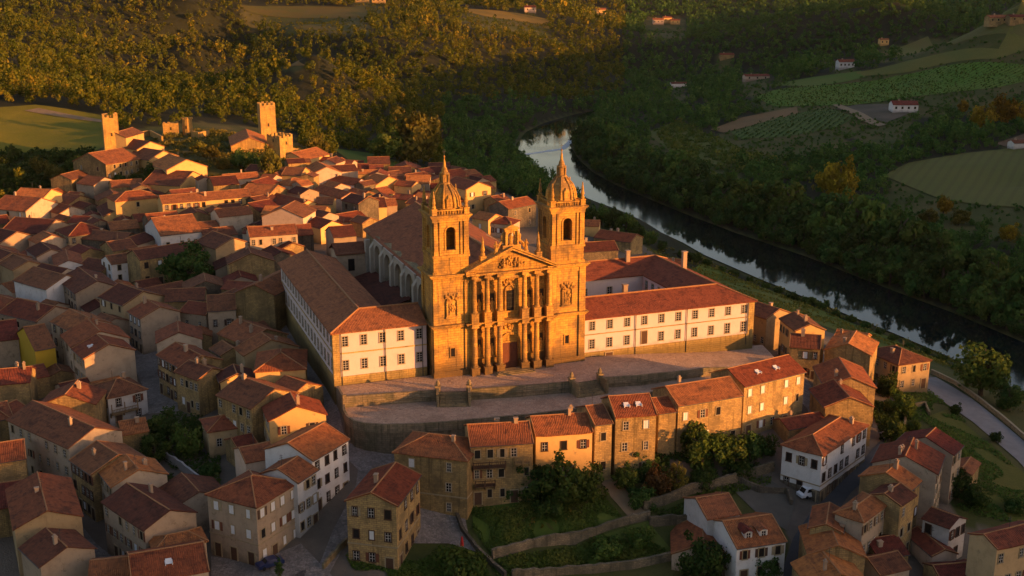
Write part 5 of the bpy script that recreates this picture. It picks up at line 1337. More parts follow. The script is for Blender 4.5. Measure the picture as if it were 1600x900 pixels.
def car(px, py, rz, paint, label, van=False):
    p = ground(px, py); root = empty('parked_van' if van else 'parked_car', (p[0], p[1], p[2]+.14), rz, label, 'van' if van else 'car')
    L = 2.15 if not van else 2.4; W = .85 if not van else .95
    prof = [(-L,.3),(-L,.72),(-L+.12,.88),(-1.05,.95),(-.55,1.42),(.95,1.45),(1.65,.98),(L-.05,.9),(L,.7),(L,.3)] if not van else [(-L,.3),(-L,.8),(-L+.5,1.05),(-L+1.0,1.85),(-L+1.2,1.95),(L-.1,1.98),(L,1.8),(L,.3)]
    m = MB(); n = len(prof)
    v = [(x, s*W*(1.0 if z < 1.0 else .86), z) for s in (-1, 1) for x, z in prof]
    m.add(v, [tuple(range(n)), tuple(range(2*n-1, n-1, -1))] + [((i+1) % n, i, i+n, (i+1) % n+n) for i in range(n)]); m.build('body', PAINT[paint], root)
    m = MB(); z0, z1 = (1.0, 1.36) if not van else (1.15, 1.75)
    for s in (-1, 1): m.add([(-.85 if not van else -1.3, s*(W*.93+.01), z0), (1.3 if not van else -.2, s*(W*.93+.01), z0), (.9 if not van else -.2, s*(W*.865+.015), z1), (-.5 if not van else -1.05, s*(W*.865+.015), z1)], [(0, 1, 2, 3)])
    if not van: m.add([(-1.02,-.7,1.0),(-1.02,.7,1.0),(-.60,.66,1.39),(-.60,-.66,1.39)], [(0,1,2,3)]); m.add([(1.62,-.7,1.03),(1.62,.7,1.03),(1.02,.66,1.44),(1.02,-.66,1.44)], [(0,1,2,3)])
    else: m.add([(-1.92,-.75,1.1),(-1.92,.75,1.1),(-1.45,.7,1.82),(-1.45,-.7,1.82)], [(0,1,2,3)])
    m.build('windows', GLASS, root)
    for x in (-1.3, 1.3):
        for s in (-1, 1):
            m = MB(); m.M = Matrix.Translation((x, s*(W-.08), .31)) @ Matrix.Rotation(math.pi/2, 4, 'X'); m.lathe([(.05,-.11),(.31,-.11),(.31,.11),(.18,.115)], 0, 0, 12); m.M = None; m.build('wheel', RUBBER, root)
    return root
car(422, 886, R(35), 'blue', 'blue car parked at the foot of the tan corner house')
q_ = ground(722, 860); pr = empty('parasol', tuple(q_), 0, 'closed red parasol standing in the paved yard beside the garden', 'parasol')
m = MB(); m.lathe([(.32, 0), (.32, .08), (.05, .12)], 0, 0, 10); m.tube([(0, 0, 0), (0, 0, 2.7)], .03, 6); m.build('pole', IRON, pr)
m = MB(); m.lathe([(.10, .75), (.30, .85), (.26, 1.6), (.14, 2.35), (.03, 2.62)], 0, 0, 10); m.build('canopy', m_plain('red_canvas', (.40, .025, .02), .8), pr)
car(1266, 776, R(20), 'white', 'white van parked under the white hip roofed house', True)
car(388, 699, R(15), 'silver', 'grey car parked below the small ochre hip roofed house')
car(1254, 860, R(70), 'silver', 'grey car parked on the lane at the bottom right') if False else None

# awnings, tanks and a weir
def thing(name, mb, mats, loc, rz, label, cat): return tag(mb.build(name, mats, None, loc, rz), label, cat)
q = at_z(279, 464, -1.0); m = MB(); m.patch((-2.4,-1.2,0), (2.4,-1.2,0), (2.4,1.2,.5), (-2.4,1.2,.5), 6, 3, .06, 1, .1)
for a in (-2.2, 2.2): m.box(a-.05, a+.05, -1.1, -1.0, -6, 0); m.box(a-.05, a+.05, 1.0, 1.1, -6, .4)
thing('awning', m, [FRAME_W], tuple(q), R(10), 'white cloth awning beside the low dark roof under the dark round tree', 'awning')
q = ground(604, 866); m = MB(); m.box(-.9,.9,-.6,.6,0,1.6); m.box(-1.0,1.0,-.7,.7,1.6,1.75); m.box(-.5,.5,-.64,-.6,.3,1.3,0)
thing('storage_box', m, [FRAME_W], tuple(q), R(5), 'white storage box standing by the wall of the lone stone gabled house', 'storage box')
wa, wb = [at_z(*c, WATER) for c in ((818,240),(886,222))], None
m = MB(); a = at_z(812, 243, WATER); b = at_z(880, 233, WATER); c = at_z(893, 219, WATER); e = at_z(912, 205, WATER)
pts = [a, b, c, e]
for i in range(3):
    d = pts[i+1]-pts[i]; d /= np.linalg.norm(d); s = np.array([-d[1], d[0], 0])*1.6
    k = 10
    for j in range(k):
        p0 = pts[i]+(pts[i+1]-pts[i])*j/k; p1 = pts[i]+(pts[i+1]-pts[i])*(j+1)/k
        w0 = s*(1+.8*mnoise.noise(Vector(p0)*.2)); w1 = s*(1+.8*mnoise.noise(Vector(p1)*.2))
        m.add([tuple(p0-w0+np.array([0,0,.05])), tuple(p0+w0+np.array([0,0,.35])), tuple(p1+w1+np.array([0,0,.35])), tuple(p1-w1+np.array([0,0,.05]))], [(0,1,2,3)])
FOAM = m_plain('white_water', (.55,.55,.56), .6, .3, 1.5)
tag(m.build('weir', FOAM), 'line of white water over the old weir across the river', 'weir')

# ================================================================ the valley: land sheet, river
def build_land():
    az = np.unique(np.r_[np.arange(-180, -34, 2.0), np.arange(-34, 34, .25), np.arange(34, 130, .8), np.arange(130, 180.01, 2.0)])
    rr = np.geomspace(35, 4300, 430)
    A, Rr = np.meshgrid(np.radians(az), rr)
    X, Y = Rr*np.sin(A), Rr*np.cos(A); Z = T(X, Y)
    n = len(az); mcount = len(rr)
    nz = np.array([0.0]); 
    V = np.stack([X, Y, Z], -1).reshape(-1, 3)
    i, j = np.meshgrid(np.arange(mcount-1), np.arange(n-1), indexing='ij')
    F = np.stack([i*n+j, i*n+j+1, (i+1)*n+j+1, (i+1)*n+j], -1).reshape(-1, 4)
    town = in_poly(V[:, 0], V[:, 1], TOWN_W).astype(float)*(1-sstep(0, 1, 0*V[:, 0]))
    wood = (wood_mask(V[:, 0], V[:, 1], V[:, 2]) & ~open_ground(V[:, 0], V[:, 1], V[:, 2])).astype(float)
    me = np_mesh('land', V, F[:, ::-1], GROUND, {'town': town, 'wood': wood})
    me.polygons.foreach_set('use_smooth', [True]*len(me.polygons))
    o = obj('valley_land', me); tag(o, None, None, None, 'structure')
TOWN_PX = [(-80,345),(0,338),(40,300),(95,292),(130,300),(200,300),(330,285),(440,265),(480,250),(530,255),(600,268),(700,272),(790,300),(900,345),(1000,380),(1030,405),(1180,478),(1300,520),(1380,545),(1460,590),(1400,640),(1390,700),(1470,760),(1500,820),(1640,840),(1700,1000),(1225,1000),(1235,860),(1225,800),(1140,760),(1000,720),(740,740),(640,800),(620,870),(560,1000),(-80,1000)]
TOWN_W = wpoly(TOWN_PX)
NOWOOD_PX = {
 'town': [(-80,338),(0,335),(40,295),(120,275),(130,240),(160,228),(200,205),(310,190),(440,205),(480,240),(530,248),(600,262),(700,270),(775,300),(850,318),(905,335),(980,365),(1040,400),(1190,455),(1300,500),(1400,530),(1480,570),(1720,740),(1720,1000),(-80,1000)],
 'left_field': [(-80,232),(-80,176),(0,168),(55,164),(100,170),(168,182),(172,225),(150,236),(60,238)],
 'stubble': [(1380,275),(1420,255),(1510,240),(1600,230),(1680,235),(1680,330),(1600,325),(1540,322),(1470,312),(1420,292)],
 'vineyard': [(1180,152),(1215,140),(1260,136),(1400,119),(1600,102),(1680,98),(1680,116),(1560,137),(1430,151),(1330,165),(1210,167)],
 'lower_vineyard': [(1140,207),(1215,184),(1290,169),(1334,185),(1310,199),(1230,214),(1160,218)],
 'fallow': [(1110,203),(1160,184),(1245,167),(1247,178),(1180,195),(1130,208)],
 'upper_field': [(1335,114),(1420,95),(1560,77),(1680,70),(1680,88),(1560,93),(1420,113),(1350,119)],
 'hill_field': [(1385,80),(1450,57),(1560,40),(1640,40),(1600,58),(1490,70)],
 'green_strip': [(1195,134),(1270,121),(1345,111),(1352,121),(1265,136)],
 'meadow': [(1010,208),(1060,188),(1110,212),(1165,235),(1150,262),(1060,250)],
 'hill_meadow': [(370,8),(470,10),(570,12),(575,28),(450,28),(390,20)],
 'gold_strip': [(690,12),(770,16),(865,32),(845,39),(760,26)],
 'clearing': [(408,101),(430,97),(468,98),(478,103),(450,106),(415,105)],
 'yard': [(1305,170),(1340,164),(1420,163),(1420,178),(1385,192),(1345,182)],
 'green_bank': [(520,232),(580,240),(660,262),(740,275),(700,280),(560,262)],
 'bare': [(1555,225),(1600,210),(1690,205),(1690,232),(1590,236)],
 'hillhouses': [(1005,28),(1070,28),(1075,44),(1005,46)],
}
NOWOOD = {k: wpoly(v) for k, v in NOWOOD_PX.items()}
def wood_mask(x, y, z):
    r = np.hypot(x, y); az = np.degrees(np.arctan2(x, y))
    ok = (r > 235) & (np.abs(az) < 40)
    for p in NOWOOD.values(): ok &= ~in_poly(x, y, p)
    ok &= (dist_poly(x, y, RIVER) > 2.5) & ~in_poly(x, y, RIVER)
    return ok
def open_ground(x, y, z):
    """strips of rough pasture along the fields and farms, where only low bushes grow"""
    o = np.zeros(np.shape(x), bool)
    for k, q in NOWOOD_PX.items():
        if k in ('town', 'green_bank'): continue
        for hh in ((5, 10, 15) if k != 'clearing' else (2,)):
            qx, qy = proj_np(x, y, z+hh); o |= in_poly(qx, qy, q)
    for fx, fy, fw in FARM_PX:
        for hh in (3, 8, 13):
            qx, qy = proj_np(x, y, z+hh); o |= (np.abs(qx-fx) < fw) & (qy > fy-12) & (qy < fy+5)
    return o
FARM_PX = [(1320,102,17),(1411,168,18),(1181,122,22),(1135,89,12),(1060,134,12),(1380,68,8),(1042,36,26),(938,21,10),(828,18,10),(579,4,24),(1572,32,28)]
build_land()
def m_water():
    t = NT('river_water'); g = t.gpos()
    n = t.noise(t.n('Mapping', None, Vector=g, Scale=(.5, .22, 1)).outputs[0], 1.0, 4, .6)
    n2 = t.noise(g, .02, 3, .5)
    rough = t.math('ADD', .03, t.math('MULTIPLY', t.ramp(n2, .4, .7), .09))
    return t.bsdf((.006,.009,.009), rough, .5, t.bump(n, .05, .25))
RW = RIVER
bm = bmesh.new(); bm.faces.new([bm.verts.new((x, y, WATER)) for x, y in RW]); bmesh.ops.triangulate(bm, faces=bm.faces[:])
me = bpy.data.meshes.new('river'); bm.to_mesh(me); bm.free(); me.materials.append(m_water()); tag(obj('river', me), None, None, None, 'structure')
# fields
FM = {
 'left_field': m_field('hill_hayfield', (.13,.13,.014), (.19,.16,.018), 0),
 'stubble': m_field('stubble', (.125,.120,.034), (.105,.112,.030), 5.0, .5, (.085,.078,.026)),
 'vineyard': m_field('vine_soil', (.085,.165,.020), (.115,.165,.028), 4.0, .95, (.040,.070,.014)),
 'lower_vineyard': m_field('dark_vine_soil', (.065,.110,.022), (.080,.110,.028), 4.5, .5, (.020,.040,.010)),
 'fallow': m_field('fallow_soil', (.19,.115,.055), (.15,.105,.05)),
 'upper_field': m_field('olive_field', (.145,.125,.032), (.105,.115,.030)),
 'hill_field': m_field('dull_field', (.105,.115,.034), (.115,.100,.036)),
 'green_strip': m_field('green_field', (.090,.140,.026), (.110,.130,.030)),
 'meadow': m_field('river_meadow', (.080,.105,.024), (.115,.110,.030)),
 'hill_meadow': m_field('hill_grass', (.080,.080,.020), (.10,.075,.022)),
 'gold_strip': m_field('ripe_strip', (.20,.135,.030), (.15,.11,.028)),
 'clearing': m_field('bare_clearing', (.24,.15,.060), (.16,.105,.045)),
 'yard': m_field('rubble_yard', (.125,.100,.075), (.070,.066,.045)),
 'green_bank': m_field('grass_bank', (.080,.125,.020), (.070,.095,.018)),
 'bare': m_field('bare_earth', (.16,.10,.060), (.10,.070,.042)),
}
FNAME = {'stubble': 'stubble_field', 'meadow': 'river_meadow', 'yard': 'rubble_yard', 'gold_strip': 'ripe_field', 'clearing': 'clearing', 'bare': 'bare_ground', 'fallow': 'fallow_field', 'left_field': 'hay_field'}
for k, mt in FM.items(): sheet(FNAME.get(k, k), NOWOOD[k], mt, .35 if k not in ('left_field', 'green_bank') else .2, 9.0)
sheet('bank_grass', wpoly([(1062,428),(1120,452),(1180,474),(1300,514),(1400,552),(1440,556),(1400,530),(1330,505),(1260,475),(1200,452),(1140,430),(1095,412)]), m_field('river_bank_grass', (.085,.115,.020), (.125,.125,.026)), .12, 4.0)
sheet('dirt_road', wpoly([(38,174),(60,170),(110,180),(165,189),(165,193),(110,186),(60,178)]), DIRT, .4, 8.0)
sheet('farm_road', wpoly([(1300,165),(1312,164),(1372,192),(1385,196),(1372,199),(1345,190)]), DIRT, .7, 8.0)
# ================================================================ trees
def leaf_cloud(seed, n_clump, per, leaf, shape='round'):
    """crown about 1 m in radius standing on z=0..; returns verts, quads, tint (leaf-sized faces in clumps, gaps between)"""
    g = np.random.default_rng(seed)
    d = g.normal(size=(n_clump, 3)); d /= np.linalg.norm(d, axis=1)[:, None]
    rad = g.uniform(.45, .95, n_clump)
    lump = 1 + .22*np.sin(d[:, 0]*3.1+seed) + .18*np.cos(d[:, 1]*4.3+seed*2)
    C = d*(rad*lump)[:, None]
    if shape == 'round': C[:, 2] *= .85; C[:, 2] = np.where(C[:, 2] < -.45, -.45+(C[:, 2]+.45)*.3, C[:, 2]); cr = g.uniform(.20, .36, n_clump)
    elif shape == 'tall': C[:, :2] *= .42*(1.15-.55*np.abs(C[:, 2:3])); C[:, 2] *= 1.25; cr = g.uniform(.12, .22, n_clump)
    else: C[:, 2] *= .6; cr = g.uniform(.22, .36, n_clump)
    o = g.normal(size=(n_clump, per, 3)); o /= np.linalg.norm(o, axis=2)[..., None]
    P = (C[:, None] + o*cr[:, None, None]*g.uniform(.6, 1.05, (n_clump, per, 1))).reshape(-1, 3)
    N = (o + .55*g.normal(size=o.shape) + .35*d[:, None, :]).reshape(-1, 3); N /= np.linalg.norm(N, axis=1)[:, None]
    tint = np.clip(np.repeat(g.uniform(.15, .75, n_clump), per) + g.normal(0, .16, n_clump*per), 0, 1)
    return P, N, tint
def quads(P, N, size, g):
    n = len(P); a = g.normal(size=(n, 3)); u = np.cross(N, a); u /= np.linalg.norm(u, axis=1)[:, None] + 1e-9; v = np.cross(N, u)
    s = (size*g.uniform(.55, 1.25, n))[:, None]; e = g.uniform(.6, 1.0, n)[:, None]
    V = np.stack([P-u*s-v*s*e*.3, P-u*s*.1-v*s*e, P+u*s+v*s*e*.2, P+u*s*.2+v*s*e], 1).reshape(-1, 3)
    return V, np.arange(4*n).reshape(-1, 4)
_CR = {}
def crown_mesh(shape, var, mat, dense):
    k = (shape, var, mat.name, dense)
    if k not in _CR:
        nc, per, lf = {'hi': (46, 52, .085), 'mid': (30, 34, .125), 'lo': (16, 18, .20)}[dense]
        if shape == 'tall': lf *= .72
        P, N, t = leaf_cloud(100+var*7, nc, per, lf, shape); g = np.random.default_rng(var)
        V, F = quads(P, N, lf, g); _CR[k] = np_mesh('crown', V, F, mat, {'tint': np.repeat(t, 4)})
    return _CR[k]
_TR = {}
def trunk_mesh(var, tall):
    k = (var, tall)
    if k not in _TR:
        rr = random.Random(var); m = MB()
        m.tube([(0,0,-.6), (.02,.0,.0), (.05*rr.uniform(-1,1),.04,.7), (.1*rr.uniform(-1,1),.06,1.5), (0,.02,2.1)], [.16,.13,.10,.07,.03], 7)
        for q in range(5):
            a = q*1.26+rr.random(); z = .75+.22*q; L = .7 if not tall else .3
            m.tube([(0,0,z), (L*.5*math.cos(a), L*.5*math.sin(a), z+.35), (L*math.cos(a), L*math.sin(a), z+.55)], [.06,.045,.015], 5)
        _TR[k] = m.mesh('trunk', [BARK])
    return _TR[k]
TREES = []
def tree_at(x, y, z, r, kind, label, shape='round', cat='tree', group=None, dense='mid', name='tree', hs=1.0, lift=None):
    i = len(TREES); var = i % 5; rr = random.Random(i*3+1)
    root = empty(name, (x, y, z), rr.uniform(0, 6.28), label, cat, group)
    lift = (r*.95 if shape == 'round' else r*1.25 if shape == 'tall' else r*.45) if lift is None else lift
    c = obj('crown', crown_mesh(shape, var, kind, dense), root, (0, 0, lift*hs)); c.scale = (r*rr.uniform(.92, 1.1), r*rr.uniform(.92, 1.1), r*rr.uniform(.9, 1.12)*hs)
    t = obj('trunk', trunk_mesh(var, shape == 'tall'), root); k = lift*hs/1.35; t.scale = (k, k, k)
    TREES.append((x, y, r)); return root
def tree(px, py, rpx, kind, label, shape='round', **kw):
    p = ground(px, py); d = p[1]*CP - (p[2]-CAMZ)*SP
    return tree_at(p[0], p[1], p[2], rpx*d/FPX, kind, label, shape, **kw)
TT = tree
# town and gardens
TT(296,452,36,LEAF_D,'big dark round tree in front of the long stone building on the left', dense='hi')
TT(332,446,18,LEAF_D,'smaller dark tree at the right side of the big dark round tree', dense='hi')
TT(262,690,28,LEAF_D,'dark garden tree behind the rooftop box house, nearest to the street square', dense='hi')
TT(243,722,26,LEAF_D,'low dark garden tree left of the whitewashed garden wall', dense='hi')
TT(292,714,27,LEAF,'broad green garden tree between the whitewashed wall and the small ochre house', dense='hi')
TT(305,690,20,LEAF_D,'small dark tree touching the small ochre hip roofed house', dense='hi')
TT(330,742,17,LEAF_D,'bush at the right end of the whitewashed garden wall','bush', dense='hi', cat='bush', name='bush')
TT(338,519,15,LEAF_D,'dark bush in the yard below the two small windows','bush', dense='hi', cat='bush', name='bush')
TT(836,782,32,LEAF_D,'left tree of the big garden group under the orange terrace house', dense='hi')
TT(880,790,44,LEAF,'tallest tree of the big garden group under the orange terrace house', dense='hi')
TT(917,785,30,LEAF,'right tree of the big garden group under the orange terrace house', dense='hi')
TT(862,802,26,LEAF_D,'low front bush of the big garden group under the orange terrace house','bush', dense='hi', cat='bush', name='bush')
TT(785,775,24,LEAF_D,'dark bush below the ruinous terrace house with balconies','bush', dense='hi', cat='bush', name='bush')
TT(1003,742,22,LEAF_D,'dark bush at the foot of the terrace house with two skylights', dense='hi', cat='bush', name='bush')
TT(978,765,22,LEAF,'rounded green bush beside the garden path', dense='hi', cat='bush', name='bush')
TT(1000,788,22,LEAF_D,'spreading bush at the lower end of the garden path','bush', dense='hi', cat='bush', name='bush')
TT(1026,772,24,m_leaf('reddish_leaves', (.05,.03,.012), (.085,.045,.018), (.12,.07,.025)),'brownish bush between the path and the pale olive shrub', dense='hi', cat='bush', name='bush')
TT(1055,768,19,LEAF_O,'pale olive upright shrub standing alone in the upper garden', dense='hi', cat='bush', name='shrub', hs=1.25)
TT(1078,708,24,LEAF,'tall garden tree under the white framed window', dense='hi', hs=1.3)
TT(1096,730,32,LEAF,'wide garden tree right of the tall one under the white framed window', dense='hi')
TT(1132,728,30,LEAF,'rounded garden tree below the big sunlit stone house', dense='hi')
TT(1170,722,26,LEAF_D,'dark garden tree above the right end of the upper garden wall', dense='hi')
TT(1196,712,18,LEAF_D,'small dark tree next to the white hip roofed house', dense='hi')
TT(1100,758,22,LEAF_D,'low hedge bush along the upper garden wall, left one','bush', dense='hi', cat='bush', name='bush')
TT(1150,742,22,LEAF_D,'low hedge bush along the upper garden wall, right one','bush', dense='hi', cat='bush', name='bush')
TT(722,905,42,LEAF,'bright green bush at the bottom edge left of the lower grass terrace','bush', dense='hi', cat='bush', name='bush')
TT(945,868,26,LEAF,'leafy bush on the lower grass terrace, left one','bush', dense='hi', cat='bush', name='bush')
TT(1000,852,24,LEAF,'leafy bush on the lower grass terrace, right one','bush', dense='hi', cat='bush', name='bush')
TT(1090,905,36,LEAF_D,'dark tree at the bottom edge in front of the low wide dark red roof', dense='hi')
TT(1130,898,28,LEAF_D,'dark tree at the bottom edge just left of the white dormer house', dense='hi')
TT(1195,905,24,LEAF_D,'dark tree at the bottom edge under the white dormer house', dense='hi')
TT(437,905,15,LEAF_D,'small pointed tree on the cobbled street beside the blue car','tall', dense='hi')
TT(1388,622,20,LEAF_D,'dark tree in the strip right of the stepped stone terrace, upper one', dense='hi')
TT(1402,652,22,LEAF,'green tree in the strip right of the stepped stone terrace, middle one', dense='hi')
TT(1393,690,22,LEAF_D,'dark tree in the strip right of the stepped stone terrace, lower one', dense='hi')
TT(1425,684,15,LEAF_D,'bush in the small walled plot beside the road', dense='hi', cat='bush', name='bush')
TT(1532,618,46,LEAF,'big round green tree between the road and the river', dense='hi')
TT(1575,640,24,LEAF_D,'smaller tree on the river side of the big round green tree', dense='hi')
TT(1493,646,11,LEAF_D,'small round bush at the edge of the road, nearer the ochre river house', dense='hi', cat='bush', name='bush', lift=1.0)
TT(1556,690,11,LEAF_D,'small round bush at the edge of the road, further down', dense='hi', cat='bush', name='bush', lift=1.0)
TT(1497,780,22,LEAF_D,'dark tree behind the cream houses of the bottom right row, left one', dense='hi')
TT(1522,792,20,LEAF_D,'dark tree behind the cream houses of the bottom right row, right one', dense='hi')
TT(1585,800,20,LEAF_D,'dark bush in the meadow above the corner house','bush', dense='hi', cat='bush', name='bush')
TT(1408,862,10,LEAF_D,'little bush in the yard of the bottom right houses','bush', dense='hi', cat='bush', name='bush')
# castle slope
TT(424,285,17,LEAF_O,'tall tree standing below the square castle keep','round', dense='hi', hs=1.75)
TT(402,270,15,LEAF,'round tree left of the tall tree below the keep', dense='hi')
TT(375,262,15,LEAF,'tree on the castle slope below the long curtain wall', dense='hi')
TT(350,262,13,LEAF_O,'golden bush on the castle slope','bush', dense='hi', cat='bush', name='bush')
TT(332,250,14,LEAF_O,'golden tree on the castle slope right of the broad sunlit gable', dense='hi')
TT(337,285,12,LEAF_O,'golden bush beside the broad sunlit gable','bush', dense='hi', cat='bush', name='bush')
TT(310,236,13,LEAF_O,'bush on the grass slope under the ruined turret','bush', dense='hi', cat='bush', name='bush')
TT(240,283,15,LEAF_D,'dark tree in front of the big stone house below the castle', dense='hi')
TT(215,288,14,LEAF_D,'dark hedge bush in front of the big stone house below the castle, middle one','bush', dense='hi', cat='bush', name='bush')
TT(185,288,14,LEAF_D,'dark hedge bush in front of the big stone house below the castle, left one','bush', dense='hi', cat='bush', name='bush')
TT(160,285,13,LEAF_D,'dark bush at the left corner of the big stone house below the castle','bush', dense='hi', cat='bush', name='bush')
TT(278,325,10,LEAF,'green bush in front of the very long orange house, left one','bush', dense='hi', cat='bush', name='bush')
TT(300,336,9,LEAF,'green bush in front of the very long orange house, right one','bush', dense='hi', cat='bush', name='bush')
TT(500,244,17,LEAF_O,'round olive tree behind the castle mound', dense='hi')
TT(648,258,46,LEAF_O,'great sunlit spreading tree at the wood edge behind the cluster', dense='hi')
TT(606,252,26,LEAF,'dark green tree left of the great sunlit spreading tree', dense='hi')
TT(62,276,16,LEAF_O,'golden tree in the dark field corner at the upper left, left one', dense='hi')
TT(85,284,15,LEAF_O,'golden tree in the dark field corner at the upper left, right one', dense='hi')
# near river bank
for k, (px, py, r) in enumerate([(918,352,18),(940,352,17),(958,358,18),(978,366,17),(996,374,14),(1014,384,13),(1034,392,9)]):
    TT(px, py, r, LEAF if k % 2 else LEAF_D, 'green tree in the row on the near river bank behind the right church tower', dense='hi', group='trees on the near river bank')
for k, (px, py, r) in enumerate([(1068,402,10),(1084,408,12),(1105,414,9),(1128,424,8),(1148,430,8),(1172,440,7),(1196,450,7),(1216,458,9),(1240,468,11),(1262,476,12),(1284,482,13),(1306,494,8),(1330,502,9),(1352,512,10),(1374,522,8),(1395,532,9),(1420,544,8),(1445,552,9),(1470,564,10),(1498,578,9)]):
    TT(px, py, r, LEAF_D if k % 3 else LEAF, 'low bush growing along the water on the near river bank', 'bush', dense='mid', cat='bush', name='bush', group='bushes along the near river bank')
# yellow trees of the right valley
for px, py, r, lab, hs in ((1310,318,30,'largest golden yellow tree above the far river bank',1.25),(1284,300,14,'small golden yellow tree left of the largest one',1.1),(1474,336,13,'golden orange tree below the stubble field',1.3),(1450,352,14,'olive yellow tree in front of the golden orange one',1.0),(1498,352,14,'olive yellow tree right of the golden orange one',1.0),
     (1536,205,20,'golden yellow tree at the right end of the dark wood above the stubble field',1.2),(1566,196,20,'second golden yellow tree at the right end of the dark wood',1.2),(1590,192,16,'golden yellow tree touching the right edge above the stubble field',1.1),(1503,176,9,'small golden yellow tree in the dark wood right of the red roofed house',1.1),(1576,378,16,'golden tree near the right edge among the river wood',1.0),(1596,388,14,'olive gold tree at the right edge among the river wood',1.0)):
    TT(px, py, r, LEAF_Y if 'olive' not in lab else LEAF_O, lab, dense='hi', hs=hs)
# the wood along the far river bank, one by one
def far_bank():
    pts = [np.array(p) for p in R_FAR]; g = np.random.default_rng(5); n = 0
    seg = []
    for i in range(5, len(pts)-1):
        a, b = pts[i], pts[i+1]; L = np.linalg.norm(b-a); seg.append((a, b, L))
    lab = 'dense green tree in the unbroken wood along the far river bank'
    for row, (off, rad, step) in enumerate(((4.0, 4.2, 6.0), (11.0, 5.6, 8.0), (20.0, 6.4, 9.5))):
        acc = 0.0
        for a, b, L in seg:
            d = (b-a)/L; nrm = np.array([-d[1], d[0]])
            mid = (a+b)/2 + nrm*3
            if in_poly([mid[0]], [mid[1]], RIVER)[0]: nrm = -nrm
            while acc < L:
                p = a + d*acc + nrm*(off+g.uniform(-1.5, 3)) + d*g.uniform(-2, 2); acc += step*g.uniform(.75, 1.3)
                px, py = proj_np(p[0], p[1], -27.0)
                if px < 880 or px > 1640 or in_poly([p[0]], [p[1]], RIVER)[0] or any(in_poly([p[0]], [p[1]], q)[0] for q in NOWOOD.values()): continue
                r = rad*g.uniform(.85, 1.4); z = T1(p[0], p[1])
                tree_at(p[0], p[1], z-.5, r, (LEAF_D, LEAF, LEAF_D, LEAF_R)[n % 4], lab, 'round', group='trees of the wood along the far river bank', dense='mid', hs=g.uniform(.95, 1.3)); n += 1
            acc -= L
    return n
n_bank = far_bank()

